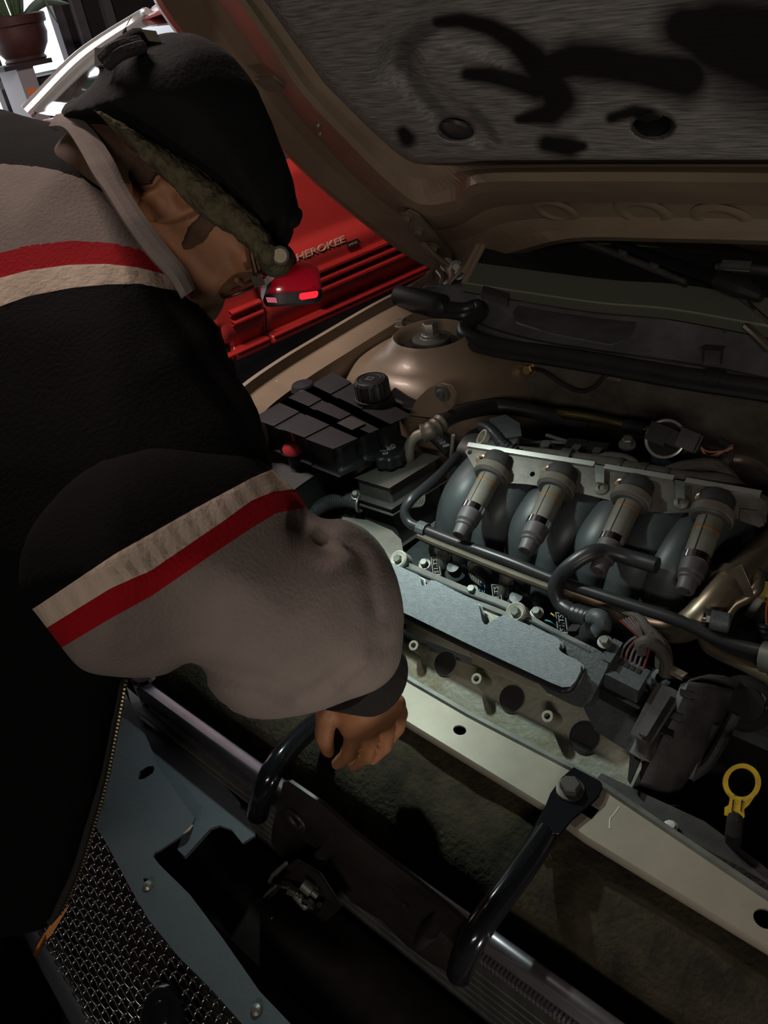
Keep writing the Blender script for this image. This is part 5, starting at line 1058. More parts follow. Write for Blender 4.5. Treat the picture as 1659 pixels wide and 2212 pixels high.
# power steering reservoir
ps = thing('steering_reservoir', 'dusty grey steering fluid reservoir with a lobed black cap', 'reservoir', Uz(850, 1040, .80))
z1 = 0.86; q = [Uz(769, 1030, z1), Uz(840, 1051, z1), Uz(943, 988, z1), Uz(862, 968, z1)]
DUSTG = mat('dusty_grey_plastic', (0.085, 0.08, 0.07), 0.6, 0, var=0.35, vscale=18)
obj('tank', prism([p+V(0, 0, 0) for p in q], V(0, 0, -0.035)), DUSTG, ps, bevel=0.004, seg=3)
cen = sum(q)/4; q2 = [cen+(p-cen)*1.13+V(0, 0, -0.033) for p in q]
obj('flange', prism(q2, V(0, 0, -0.012)), DUSTG, ps, bevel=0.005, seg=3); obj('lower_tank', prism([cen+(p-cen)*1.02+V(0, 0, -0.044) for p in q], V(0, 0, -0.07)), DUSTG, ps, bevel=0.004)
kc = Uz(843, 1003, z1)
obj('neck', lathe(kc, V(0, 0, 1), [(-0.005, 0.021), (0.008, 0.021)], 24), RUB, ps)
cp2 = obj('cap', lathe(kc+V(0, 0, 0.005), V(0, 0, 1), [(0, 0.0235), (0.002, 0.0255), (0.017, 0.0255), (0.020, 0.023), (0.0205, 0)], 64, lobes=8, lamp_=0.07), RUB, ps)
top = kc+V(0, 0, 0.0262); ru = nrm(RIGHT-V(0, 0, 1)*RIGHT[2]); uu = np.cross(V(0, 0, 1), ru)
obj('wheel_symbol', torus(top+ru*0.005+uu*0.0085, V(0, 0, 1), 0.0068, 0.0007, 24, 6), WHT, cp2)
for ang in (90, 205, 335):
    d = ru*math.cos(math.radians(ang))+uu*math.sin(math.radians(ang)); obj('wheel_symbol', box(top+ru*0.005+uu*0.0085+d*0.0034, d*0.0032, np.cross(V(0, 0, 1), d)*0.0009, V(0, 0, 0.0004)), WHT, cp2)
for k in range(5): obj('fluid_symbol', box(top+ru*(-0.011+0.0032*k)+uu*(-0.0005+0.0012*(k % 2)), ru*0.0013+uu*0.0006*(1 if k % 2 else -1), uu*0.0006, V(0, 0, 0.0004)), WHT, cp2)
obj('book_symbol', box(top-ru*0.004-uu*0.0085, ru*0.0042, uu*0.0028, V(0, 0, 0.0004)), WHT, cp2); obj('book_symbol', box(top-ru*0.004-uu*0.0085+V(0, 0, 0.0003), ru*0.0028, uu*0.0015, V(0, 0, 0.0004)), RUB, cp2)
text_mesh('lettering', 'i', WHT, cp2, top-ru*0.0045-uu*0.0098+V(0, 0, 0.0008), ru, uu, 0.0009, 0.0004, 0.0026)
obj('hose_port', tube([Uz(775, 1066, .82), Uz(758, 1078, .818)], 0.009, 12, 3), ALU_DARK, ps)
sh = thing('return_hose', 'ribbed grey hose curving left out of the steering reservoir', 'hose', Uz(700, 1095, .80))
obj('hose', tube([Uz(px, py, z) for px, py, z in ((780, 1086, .815), (745, 1080, .815), (705, 1088, .805), (675, 1108, .795), (655, 1130, .78), (640, 1160, .76))], 0.0125, 14, 7, corr=220, camp=0.03), mat('braided_hose', (0.085, 0.10, 0.10), 0.6, 0, var=0.3, vscale=60), sh)
obj('spring_clamp', torus(Uz(778, 1088, .816), nrm(V(1, 0.3, 0)), 0.0135, 0.0022), ZINC, sh); obj('clamp_screw', hexbolt(Uz(768, 1072, .828), nrm(V(0.4, -0.4, 1)), 0.005, 0.012), ZINC, sh)
sh2 = thing('lower_hose', 'dark corrugated hose emerging beside the bunched cuff', 'hose', Uz(790, 1115, .78))
obj('hose', tube([Uz(px, py, z) for px, py, z in ((838, 1140, .77), (815, 1118, .778), (785, 1110, .78), (755, 1118, .778), (735, 1140, .77), (725, 1170, .75))], 0.0115, 12, 7, corr=200, camp=0.05), RUB, sh2)
obj('collar', tube([Uz(782, 1110, .78), Uz(764, 1114, .779)], 0.0142, 12, 3), ALU_DARK, sh2)
mp_ = thing('pressure_line', 'pale metal line with a crimped ferrule rising behind the steering cap', 'pipe', Uz(900, 960, .88))
obj('line', tube([Uz(px, py, z) for px, py, z in ((888, 1000, .85), (884, 985, .868), (886, 960, .888), (900, 942, .90), (922, 934, .905))], 0.0085, 12, 6), mat('pale_line', (0.33, 0.31, 0.25), 0.5, 0.4, var=0.25, vscale=30), mp_)
obj('ferrule', tube([Uz(912, 937, .903), Uz(930, 930, .906), Uz(955, 912, .91)], 0.0145, 14, 4, corr=90, camp=0.07), mat('crimp_grey', (0.22, 0.20, 0.16), 0.5, 0.5, var=0.3, vscale=30), mp_)
obj('hose', tube([Uz(950, 914, .91), Uz(990, 895, .908), Uz(1050, 882, .89), (Uz(1120, 880, .86))], 0.012, 12, 6), RUB, mp_)
lb = thing('hose_label', 'black hose sleeve with white printed dashes behind the ferrule', 'hose', Uz(950, 955, .87))
obj('sleeve', tube([Uz(934, 935, .88), Uz(975, 975, .86)], 0.012, 12, 4), RUB, lb)
for k in range(4): obj('printed_dash', box(Uz(942+7*k, 944+6*k, .888), V(0.0022, -0.002, 0), V(0.003, 0.004, 0), V(0, 0, 0.0006)), mat('dim_white', (0.22, 0.24, 0.25), 0.6), lb)
rd = thing('bleed_tube', 'thin upright grey tube beside the hose sleeve', 'pipe', Uz(976, 970, .86)); obj('tube', tube([Uz(973, 1000, .84), Uz(979, 940, .90)], 0.003, 8, 3), mat('grey_tube', (0.25, 0.25, 0.22), 0.5), rd)
hs = thing('bracket_harness', 'bundle of pale thin leads tied beside the runner', 'cable', Uz(915, 1075, .82))
for k in range(4): obj('lead', tube([Uz(920-k*3, 1058+k, .83), Uz(908+k*3, 1072, .822), Uz(895+k*6, 1090, .815), Uz(889+k*2, 1096, .81)], 0.0016, 6, 4), mat('grey_braid', (0.17, 0.17, 0.14), 0.7), hs)

# ================================================================== right side
bc = thing('belt_cover', 'large dusty black belt cover at the right end of the engine', 'cover', Uz(1470, 1600, .78))
DUSTB = mat('dusty_cover_black', (0.060, 0.058, 0.056), 0.5, 0, col2=(0.014, 0.014, 0.015), vscale=14, ramp=(0.38, 0.62), bump=0.1, bscale=80)
fc = [(1470, 1478, .835), (1450, 1530, .82), (1420, 1590, .80), (1395, 1640, .785), (1366, 1700, .765)]
bc_rows = []
for dpx, dpy, dz in ((0, 0, 0), (18, -6, 0.006), (55, -2, 0.004), (100, 8, -0.008), (122, 14, -0.022), (130, 20, -0.07)):
    bc_rows.append([Uz(px+dpx*(1-0.25*i/4), py+dpy+dpx*0.12*(i/4), z+dz) for i, (px, py, z) in enumerate(fc)])
bc_rows = [[p+V(-0.004, 0.0, -0.07) for p in bc_rows[0]]]+bc_rows
bc_rows = [catmull(r, 5) for r in bc_rows]
obj('shell', loft(bc_rows), DUSTB, bc, sharp=40, solid=0.003)
capr = [Uz(px, py, z) for px, py, z in ((1472, 1482, .835), (1490, 1468, .842), (1515, 1462, .842), (1550, 1466, .84), (1585, 1480, .83), (1592, 1492, .82))]
obj('top_lip', loft([capr, [p+V(0.004, 0.012, -0.004) for p in capr], [p+V(0.004, 0.016, -0.05) for p in capr]]), DUSTB, bc, solid=0.002)
obj('lower_lip', loft([[Uz(px, py, .765) for px, py in ((1362, 1704), (1380, 1712), (1440, 1738), (1470, 1740))], [Uz(px, py, .745) for px, py in ((1362, 1712), (1384, 1726), (1440, 1752), (1468, 1748))]]), DUSTB, bc, solid=0.002)
for px, py, z, a in ((1484, 1500, .835, 0.3), (1460, 1548, .82, 0.4), (1440, 1582, .808, 0.2)): obj('vent_slot', box(Uz(px, py, z+0.0015), V(0.006, 0.0016, -0.001), V(-0.001, 0.003, 0), V(0, 0, 0.0012)), RUB, bc, bevel=0.001)
cv = thing('rail_cover', 'narrow ridged black cover lying along the belt cover', 'cover', Uz(1410, 1540, .82))
obj('ridge', prism([Uz(*p, 0.825) for p in ((1421, 1482), (1446, 1490), (1464, 1500), (1458, 1512), (1402, 1597), (1388, 1592), (1372, 1582), (1412, 1502))], V(0, 0, -0.03)), BLK_DUST, cv, bevel=0.004)
obj('crown', prism([Uz(*p, 0.831) for p in ((1430, 1490), (1448, 1497), (1394, 1586), (1378, 1579))], V(0, 0, -0.008)), BLK_DUST, cv, bevel=0.002)
obj('shield', prism([Uz(*p, 0.79) for p in ((1376, 1594), (1400, 1602), (1362, 1690), (1356, 1680), (1362, 1620))], V(0, 0, -0.004)), VOIDM, cv)
obj('vee_rib', tube([Uz(1490, 1680, .74), Uz(1510, 1620, .765), Uz(1545, 1560, .80)], 0.006, 8, 5), DUSTB, bc); obj('vee_rib', tube([Uz(1490, 1680, .74), Uz(1530, 1650, .75), Uz(1560, 1600, .77), Uz(1590, 1540, .80)], 0.006, 8, 5), DUSTB, bc)
obj('rear_boss', lathe(Uz(1610, 1520, .80), nrm(V(0.2, -0.7, 0.7)), [(-0.04, 0.03), (0, 0.03), (0.004, 0.02), (0.012, 0.018), (0.013, 0)], 24), VOIDM, bc)
cn = thing('harness_connector', 'grey multi-pin connector with loose wires at the end of the cover', 'connector', Uz(1345, 1465, .82))
ce = Uz(1350, 1452, .835); cx_ = nrm(Uz(1390, 1475, .83)-Uz(1320, 1440, .83)); cy_ = nrm(Uz(1372, 1418, .84)-Uz(1345, 1462, .84)); cz_ = np.cross(cx_, cy_); cz_ = cz_ if cz_[2] > 0 else -cz_
obj('shell', box(ce-cz_*0.012, cx_*0.021, cy_*0.014, cz_*0.014), COVER_DK, cn, bevel=0.0025)
obj('skirt', box(ce-cz_*0.03-cy_*0.004, cx_*0.024, cy_*0.014, cz_*0.008), BLK, cn, bevel=0.002)
obj('latch', box(ce-cx_*0.021+cy_*0.010+cz_*0.004, cx_*0.0045, cy_*0.016, cz_*0.008), COVER_DK, cn, bevel=0.0015)
for k in range(4): obj('cavity', box(ce+cx_*(-0.008+0.007*k)+cy_*0.008+cz_*0.0022, cx_*0.0022, cy_*0.0035, cz_*0.0012), RUB, cn)
for k in range(6):
    s = ce+cx_*(-0.012+0.0055*k)+cy_*0.013
    obj('pin', lathe(s, nrm(cy_+cz_*0.2), [(0, 0.0012), (0.006, 0.0012)], 6), ZINC, cn)
    e = Uz(1395+4*k, 1392+3*k, .84); obj('lead', tube([s, s+cy_*0.012+cz_*0.010, lerp(s, e, 0.6)+V(0, 0, 0.02), e, Uz(1370-6*k, 1330+2*k, .85)], 0.0014, 6, 6), [mat('grey_lead', (0.10, 0.095, 0.085), 0.6), mat('pink_lead', (0.14, 0.05, 0.05), 0.6), mat('grey_lead', (0.1, 0.1, 0.09), .6), mat('purple_lead', (0.10, 0.06, 0.10), 0.6), mat('grey_lead', (0.1, 0.1, 0.09), .6), mat('red_lead', (0.14, 0.02, 0.02), .6)][k], cn)
obj('loom', tube([Uz(px, py, z) for px, py, z in ((1435, 1440, .82), (1430, 1400, .84), (1400, 1360, .85), (1380, 1335, .85), (1340, 1316, .84))], [0.010, 0.009, 0.006, 0.005, 0.005], 10, 6), LOOM, cn)
obj('loom_loop', tube([Uz(px, py, z) for px, py, z in ((1390, 1410, .845), (1385, 1392, .855), (1400, 1386, .86), (1425, 1400, .85), (1440, 1430, .835), (1436, 1460, .82))], 0.007, 10, 6), LOOM, cn)
eb = thing('engine_eye', 'round cast boss with a hollow bolt right of the connector', 'boss', Uz(1432, 1468, .80))
obj('boss', lathe(Uz(1432, 1470, .80), nrm(V(0, -0.5, 0.85)), [(-0.03, 0.017), (0.0, 0.017), (0.003, 0.013), (0.010, 0.011), (0.0105, 0.0065), (0.004, 0.006), (0.004, 0)], 20), COVER_DK, eb)
obj('web', prism([Uz(px, py, .79) for px, py in ((1410, 1455), (1450, 1450), (1500, 1465), (1480, 1500), (1430, 1490))], V(0, 0, -0.02)), BLK, eb, bevel=0.003)
wb_ = thing('wiring_tie', 'pale clip of the harness near the top of the belt cover', 'clip', Uz(1462, 1452, .83)); obj('clip', box(Uz(1462, 1453, .83), V(0.009, -0.002, 0.001), V(0.001, 0.003, 0), V(0, 0, 0.003)), mat('pale_socket', (0.3, 0.28, 0.22), 0.5), wb_, bevel=0.001); obj('strap', tube([Uz(1472, 1458, .826), Uz(1462, 1466, .82), Uz(1450, 1458, .822)], 0.0015, 6, 4), BLK, wb_)
# yellow dipstick
ds = thing('dipstick', 'yellow ring-handled engine dipstick standing at the right edge', 'dipstick', Uz(1588, 1760, .74))
dc = Uz(1603, 1690, .815); dn = nrm(CAM-dc+V(0.1, 0, 0.2)); dp = np.dot(dc-CAM, FWD)
D = lambda px, py, w=0.0: Upl(px, py, dc+dn*w, dn)
ring_o = [D(1603+41*math.cos(a), 1690+41*math.sin(a)) for a in np.linspace(0, 2*math.pi, 40, endpoint=False)]; ring_i = [D(1603+30*math.cos(a), 1690+31*math.sin(a)) for a in np.linspace(0, 2*math.pi, 40, endpoint=False)]
obj('ring', prism(ring_o, -dn*0.006, [ring_i]), YEL, ds, bevel=0.0015)
obj('grip', prism([D(*p) for p in ((1572, 1712), (1580, 1722), (1604, 1734), (1626, 1724), (1634, 1714), (1618, 1738), (1607, 1748), (1608, 1764), (1603, 1771), (1580, 1768), (1566, 1760), (1567, 1744), (1576, 1738), (1578, 1725))], -dn*0.006), YEL, ds, bevel=0.001)
for px in (1583, 1602): obj('grip_slot', box(D(px, 1740, 0.0005), (D(px+3, 1740)-D(px-3, 1740))/4, (D(px+1, 1728)-D(px-2, 1752))/2, dn*0.0006), BLK, ds)
obj('tube', tube([D(1588, 1768, -0.003), D(1584, 1810, -0.003), Uz(1575, 1880, .62)], 0.0075, 10, 4), VOIDM, ds)
# odds at the right edge
yc = thing('yellow_plug', 'small yellowed plug at the right edge beside an orange wire', 'connector', Uz(1650, 1278, .82)); obj('shell', box(Uz(1652, 1278, .82), V(0.006, 0, 0), V(0, 0.006, 0.004), V(0, -0.004, 0.008)), mat('yellowed_plastic', (0.4, 0.33, 0.08), 0.5), yc, bevel=0.002); obj('boot', lathe(Uz(1643, 1290, .815), nrm(V(-0.3, -0.3, -1)), [(0, 0.005), (0.03, 0.005)], 10), mat('pale_rubber', (0.36, 0.37, 0.31), 0.6), yc)
ow = thing('orange_wire', 'thin orange wire hanging at the right edge', 'wire', Uz(1656, 1330, .80)); obj('wire', tube([Uz(1659, 1290, .82), Uz(1655, 1320, .81), Uz(1657, 1350, .80)], 0.0014, 6, 5), mat('orange_lead', (0.45, 0.10, 0.02), 0.5), ow); obj('sleeve', tube([Uz(1657, 1348, .80), Uz(1660, 1420, .76)], 0.009, 10, 8, corr=150, camp=0.1), RUB, ow)
gb = thing('gearbox_casting', 'dull casting with cable brackets beyond the bent pipes', 'casting', Uz(1640, 1370, .70)); obj('casting', prism([Uz(px, py, .73) for px, py in ((1540, 1330), (1600, 1300), (1720, 1330), (1720, 1480), (1600, 1440))], V(0, 0, -0.12)), mat('oily_casting', (0.13, 0.12, 0.085), 0.55, 0.3, var=0.5, vscale=20), gb, bevel=0.01); obj('boss', lathe(Uz(1562, 1392, .74), nrm(V(0, -0.3, 1)), [(0, 0.012), (0.01, 0.011), (0.011, 0.005), (0.02, 0.004)], 14), ALU_DARK, gb)
sv = thing('solenoid', 'dusty solenoid with a grey cap at the right edge below the pipes', 'solenoid', Uz(1630, 1520, .78)); obj('can', tube([Uz(1612, 1520, .78), Uz(1660, 1530, .78), Uz(1720, 1545, .78)], 0.018, 14, 4), VOIDM, sv); obj('cap', box(Uz(1625, 1505, .80), V(0.014, 0.002, 0), V(0, 0.008, 0), V(0, 0, 0.006)), BLK_DUST, sv, bevel=0.002); obj('terminal', hexbolt(Uz(1640, 1517, .803), V(0.1, -0.3, 1), 0.007, 0.01), COVER_DK, sv)

# ================================================================== the man
SKIN = mat('skin', (0.31, 0.135, 0.062), 0.55, 0, var=0.18, vscale=30, bump=0.08, bscale=220)
FL = V(.33, .87, .36); FL /= np.linalg.norm(FL); UL = V(.93, -.36, .02); UL -= FL*np.dot(UL, FL); UL = nrm(UL); RL = np.cross(FL, UL)
w_ = lambda a: RIGHT*a[0]+DOWN*a[1]+FWD*a[2]
HF, HU, HR = nrm(w_(FL)), nrm(w_(UL)), nrm(w_(RL))
if np.dot(HR, CAM-Ut(365, 425, .8)) < 0: HR = -HR
EARP = Ut(365, 425, 0.80); HO = EARP-HR*0.078
Lh = lambda px, py, r=0.0: Upl(px, py, HO+HR*r, HR)
AX = (HF, HU, HR)
def grid1(lo, hi, fine):
    """coarse steps with fine spans"""
    g = [lo]; 
    while g[-1] < hi:
        st = 0.014
        for a, b_, s in fine:
            if a-1e-6 <= g[-1] < b_: st = min(st, s)
        g.append(g[-1]+st)
    return np.array(g)
hc = Lh(420, 480); WR = Ut(765, 1440, 0.80); HD = Ut(800, 1535, 0.835)
fx = [(hc[0]-.12, hc[0]+.14, .0036), (-.56, -.38, .0032)]; fy = [(hc[1]-.15, hc[1]+.13, .0036), (.30, .47, .0032)]; fz = [(hc[2]-.15, hc[2]+.12, .0036), (.79, .94, .0032)]
body = Field(grid1(-1.12, -.36, fx), grid1(-.42, .78, fy), grid1(0.02, 1.5, fz))
# head
body.ell(Lh(445, 350), AX, (.088, .080, .064), 0.01)
body.ell(Lh(440, 480), AX, (.066, .074, .062), 0.03)
body.cone(Lh(490, 515), Lh(420, 580), .048, .036, .02); body.cone(Lh(420, 580), Lh(365, 600), .036, .030, .02); body.cone(Lh(365, 600), Lh(385, 640), .030, .020, .02)
body.ell(Lh(442, 592, .034), AX, (.026, .032, .024), 0.018)
body.ell(Lh(525, 545, .026), AX, (.016, .014, .03), 0.012); body.ell(Lh(528, 548, 0), AX, (.020, .014, .04), 0.015)
body.cone(Lh(482, 600), Lh(464, 655), .008, .0095, .008); body.cone(Lh(464, 655), Lh(455, 680), .0095, .0085, .005); body.ell(Lh(448, 668, .009), AX, (.007, .007, .007), .005); body.ell(Lh(448, 668, -.009), AX, (.007, .007, .007), .005)
body.ell(Lh(404, 652), AX, (.012, .007, .022), .008); body.ell(Lh(392, 650), AX, (.013, .008, .021), .006)
# ear
ec = Lh(374, 432, .074)
body.ell(ec, AX, (.020, .034, .009), .004); body.ell(ec+HR*.009-HF*.012, AX, (.006, .032, .007), .003); body.ell(ec+HR*.008+HF*.014, AX, (.005, .026, .006), .003); body.cone(Lh(352, 396, .084), Lh(384, 458, .082), .0065, .006, .002); body.ell(Lh(350, 444, .080), AX, (.011, .010, .007), .003); body.ell(Lh(386, 452, .077), AX, (.006, .007, .007), .003)
# neck, shoulders, trunk
SHR = Ut(230, 790, .78); SHL = SHR-HR*.30; CH = Ut(110, 570, .92); PEL = V(-.80, -.14, .90)
body.cone(Lh(330, 470), Lh(245, 400), .052, .058, .03); body.cone(Lh(245, 400), CH, .05, .075, .03)
MIDB = Ut(60, 1050, .85); body.cone(CH, MIDB, .075, .08, .03); body.cone(MIDB, PEL, .08, .10, .03); body.cone(SHR, SHL, .045, .045, .03)
ELB = Ut(300, 1270, .62)
body.cone(SHR, ELB, .044, .040, .02); body.cone(ELB, WR, .042, .027, .02)
EL2 = SHL+V(.05, -.10, -.24); HD2 = V(-.85, .50, .93); body.cone(SHL, EL2, .050, .042, .02); body.cone(EL2, HD2, .042, .028, .02); body.cone(HD2, HD2+V(.04, .02, -.05), .028, .022, .01)
for s in (-1, 1):
    hip = PEL+V(.085*s, .04*s*-1, -.03); kn = hip+V(.02*s, .04, -.42); an = V(kn[0]+.01*s, kn[1]-.06, .09)
    body.cone(hip, kn, .085, .055, .03); body.cone(kn, an, .055, .036, .02); body.cone(an, an+V(.0, .15, -.045), .038, .030, .02)
# right hand: palm, four fingers, thumb closing on the work
PM = Ut(772, 1505, .828); KN = [Ut(852, 1520, .848), Ut(824, 1550, .840), Ut(792, 1568, .833), Ut(758, 1570, .828)]
body.cone(WR, PM, .027, .026, .012)
for k_ in KN: body.cone(PM, k_, .020, .0125, .014)
tips = [((850, 1500, .86), (858, 1572, .868), (836, 1606, .874)), ((848, 1560, .85), (830, 1612, .862), (804, 1640, .870)), ((818, 1590, .842), (792, 1632, .852), (764, 1654, .862)), ((785, 1592, .834), (752, 1630, .844), (728, 1650, .854))]
for k_, (a, b_, c) in zip(KN, tips):
    A_, B_, C_ = lerp(k_, Ut(*b_), 0.45)+HU*0.004, Ut(*b_), Ut(*c)
    body.cone(k_, A_, .0105, .0095, .003); body.cone(A_, B_, .0095, .0085, .003); body.cone(B_, C_, .0085, .0070, .003)
T0, T1, T2, T3 = Ut(730, 1500, .822), Ut(706, 1545, .820), Ut(700, 1590, .828), Ut(708, 1624, .836)
body.cone(PM, T0, .019, .014, .01); body.cone(T0, T1, .014, .0115, .003); body.cone(T1, T2, .0115, .010, .003); body.cone(T2, T3, .010, .0075, .003)
bv, bq = body.mesh(2)
man = arr_obj('person', bv, bq, SKIN, None, label='man in a grey and black jacket leaning over the engine bay in a black hat', category='person')

# eye, brow, sideburn
HAIR = mat('dark_hair_and_shade', (0.085, 0.042, 0.023), 0.8, 0, var=0.4, vscale=80)
for s in (1, -1):
    ey_ = obj('eye', lathe(Lh(502, 590, .030*s), HF, [(-.011, .004), (-.008, .009), (0, .0115), (.007, .009), (.010, .0045), (.011, 0)], 18), mat('eye_white', (0.5, 0.47, 0.42), 0.2), man)
    obj('iris', lathe(Lh(502, 590, .030*s)+HF*.0095, HF, [(0, .0052), (.0015, .004), (.0018, 0)], 16), mat('dark_iris', (0.03, 0.02, 0.012), 0.15), ey_)
    lid = Lh(505, 588, .030*s)
    obj('eyelid', tube([lid+HF*.008+HR*.014*s, lid+HF*.013+HU*.003, lid+HF*.009-HR*.014*s], [.003, .0042, .003], 8, 5), SKIN, man)
    obj('eyebrow', tube([Lh(540, 552, .048*s)+HF*.004, Lh(544, 566, .028*s)+HF*.006, Lh(540, 568, .010*s)+HF*.010], [.003, .0045, .003], 8, 6), HAIR, man)
fa = Field(np.arange(hc[0]-.12, hc[0]+.14, .0035), np.arange(hc[1]-.15, hc[1]+.13, .0035), np.arange(hc[2]-.12, hc[2]+.12, .0035))
def cpy(f, off):
    f.ell(Lh(445, 350), AX, (.088+off, .080+off, .064+off), 0.01); f.ell(Lh(440, 480), AX, (.066+off, .074+off, .062+off), 0.03)
    f.cone(Lh(490, 515), Lh(420, 580), .048+off, .036+off, .02); f.cone(Lh(420, 580), Lh(365, 600), .036+off, .030+off, .02); f.cone(Lh(330, 470), Lh(245, 400), .052+off, .058+off, .03); f.cone(Lh(245, 400), CH, .05+off, .075+off, .03)
cpy(fa, 0.0025)
msk = Field(fa.xs, fa.ys, fa.zs)
msk.cone(Lh(447, 478, .064), Lh(425, 505, .060), .010, .010, .004); msk.cone(Lh(425, 505, .060), Lh(405, 528, .056), .010, .007, .004)
msk.cone(Lh(268, 335, .045), Lh(300, 360, .06), .022, .016, .01); msk.cone(Lh(215, 330, .0), Lh(240, 350, .03), .062, .045, .01); msk.cone(Lh(200, 330, .0), Lh(215, 430, .0), .07, .05, .01); msk.cone(Lh(330, 395, .075), Lh(318, 380, .07), .010, .012, .01)  # nape patch put in dark for the shadow between hat and collar
fa.F = np.maximum(fa.F, msk.F)
hv, hq = fa.mesh(1); arr_obj('hair_and_shade', hv, hq, HAIR, man)

# hat: padded black cap with a fleece lining turned out below it
pr = HR
def midhead(px, py, r=0.0):
    rx = RIGHT*((px-CX)/FOC)[..., None]+DOWN*((py-CY)/FOC)[..., None]+FWD
    return np.clip(((HO+HR*r-CAM)@HR)/(rx@HR), 0.3, 1.6)
def noise3(P, s, seed=0):
    r_ = np.random.RandomState(seed); v = np.zeros(P.shape[:-1])
    for i in range(7):
        k = r_.normal(size=3); k = k/np.linalg.norm(k)*s*(0.7+0.6*r_.rand()); v += np.sin(P@k+r_.rand()*6.28)
    return v/7
HAT = mat('black_quilted_cloth', (0.006, 0.006, 0.0065), 0.9, 0, var=0.3, vscale=20, bump=0.25, bscale=200, spec=0.25)
hat_poly = smooth_poly([(128, 248), (140, 225), (175, 205), (212, 165), (222, 128), (250, 100), (300, 88), (352, 72), (405, 70), (450, 84), (500, 118), (545, 175), (580, 245), (610, 320), (632, 385), (638, 425), (645, 448), (636, 478), (632, 510), (612, 545), (604, 548), (578, 566), (548, 540), (500, 492), (440, 436), (368, 378), (300, 326), (228, 282), (190, 275), (165, 266), (140, 264)], 3)
C = [Ut(x, y, t) for x in (80, 700) for y in (30, 620) for t in (.68, 1.08)]; lo, hi = np.min(C, 0), np.max(C, 0)
hf = Field(np.arange(lo[0], hi[0], .0045), np.arange(lo[1], hi[1], .0045), np.arange(lo[2], hi[2], .0045))
pillow(hf, hat_poly, midhead, 0.088, (.68, 1.08), 0.01, 4, lambda P: 0.0035*noise3(P, 60, 1)+0.0015*noise3(P, 180, 2))
hf.cone(Lh(225, 128, .02), Lh(300, 88, .03), .010, .012, .008); hf.cone(Lh(640, 462, .03), Lh(632, 480, .05), .008, .008, .006)
v_, q_ = hf.mesh(1); hat = arr_obj('hat', v_, q_, HAT, man)
FLEECE = mat('olive_fleece', (0.115, 0.10, 0.062), 0.95, 0, col2=(0.055, 0.048, 0.028), vscale=60, bump=1.0, bscale=160, spec=0.1)
fl_poly = smooth_poly([(200, 236), (240, 252), (300, 286), (360, 322), (405, 350), (450, 384), (490, 412), (530, 448), (565, 482), (595, 530), (600, 566), (588, 578), (562, 570), (540, 546), (518, 520), (466, 488), (424, 458), (362, 396), (298, 338), (262, 300), (225, 262)], 3)
ff = Field(np.arange(lo[0], hi[0], .0032), np.arange(lo[1], hi[1], .0032), np.arange(lo[2], hi[2], .0032))
pillow(ff, fl_poly, lambda x, y: midhead(x, y, .084), 0.020, (.68, 1.0), 0.004, 3, lambda P: 0.0032*noise3(P, 420, 3)+0.002*noise3(P, 800, 4))
pillow(ff, fl_poly, lambda x, y: midhead(x, y, -.084), 0.020, (.68, 1.2), 0.004, 3, lambda P: 0.003*noise3(P, 420, 3))
ff.cone(Lh(590, 560, .07), Lh(598, 566, .0), .016, .020, .01); ff.cone(Lh(598, 566, .0), Lh(590, 560, -.07), .020, .016, .01)
v_, q_ = ff.mesh(0); arr_obj('fleece_lining', v_, q_, FLEECE, hat)
for a, b_, c in (((222, 128, .06), (250, 104, .07), (300, 90, .05)), ((232, 140, .065), (262, 116, .075), (310, 100, .06))): obj('drawcord', tube([Lh(*a), Lh(*b_), Lh(*c)], 0.006, 8, 6), mat('cord_black', (0.02, 0.018, 0.018), 0.9, bump=0.8, bscale=300), hat)
obj('strap_tab', box(Lh(318, 80, .03), nrm(RIGHT+DOWN*.12)*.010, HF*.003, HR*.008), mat('olive_webbing', (0.14, 0.12, 0.09), 0.8), hat, bevel=0.002)
obj('cord_lock', box(Lh(217, 124, .05), RIGHT*.0025, DOWN*.006, HR*.004), mat('grey_toggle', (0.22, 0.2, 0.19), 0.5), hat, bevel=0.003)
obj('strap_end', tube([Lh(632, 482, .01), Lh(640, 478, .01), Lh(646, 474, .01)], 0.0016, 6, 4), CHROME, hat)

# glasses
gl_ = thing('glasses', 'dark thin-framed glasses seen edge-on in front of the eyes', 'glasses', Lh(556, 606, .0))
GF = mat('dark_bronze_frame', (0.05, 0.035, 0.025), 0.3, 0.6)
obj('temple', tube([Lh(440, 430, .080), Lh(520, 495, .076), Lh(537, 518, .074), Lh(546, 560, .072), Lh(557, 606, .068)], [.0016, .0022, .0026, .0028, .0036], 8, 6), GF, gl_)
obj('temple', tube([Lh(440, 430, -.080), Lh(520, 495, -.076), Lh(546, 560, -.072), Lh(557, 606, -.068)], .0024, 8, 6), GF, gl_)
obj('gold_inlay', tube([Lh(539, 526, .0765), Lh(547, 562, .0755), Lh(553, 588, .0735)], .0013, 6, 4), mat('pale_gold', (0.75, 0.52, 0.30), 0.3, 0.9), gl_)
obj('hinge', box(Lh(557, 606, .068), HU*.005, HF*.005, HR*.004), GF, gl_, bevel=0.001)
for s in (1, -1):
    lc = Lh(517, 622, .033*s); n_ = nrm(HF-HR*0.10*s)
    u_, ww = nrm(HU+HF*0.02), nrm(np.cross(HU, n_))
    ringp = [lc+HU*0.021*math.copysign(abs(math.cos(a))**.7, math.cos(a))+ww*0.030*math.copysign(abs(math.sin(a))**.7, math.sin(a)) for a in np.linspace(0, 2*math.pi, 32)]
    r_ = obj('rim', tube(ringp, .0019, 8, smooth=False), GF, gl_)
    obj('lens', prism(ringp[:-1], n_*.0015), mat('spectacle_lens', (0.75, 0.8, 0.78), 0.02, 0, trans=1.0, ior=1.3), r_)
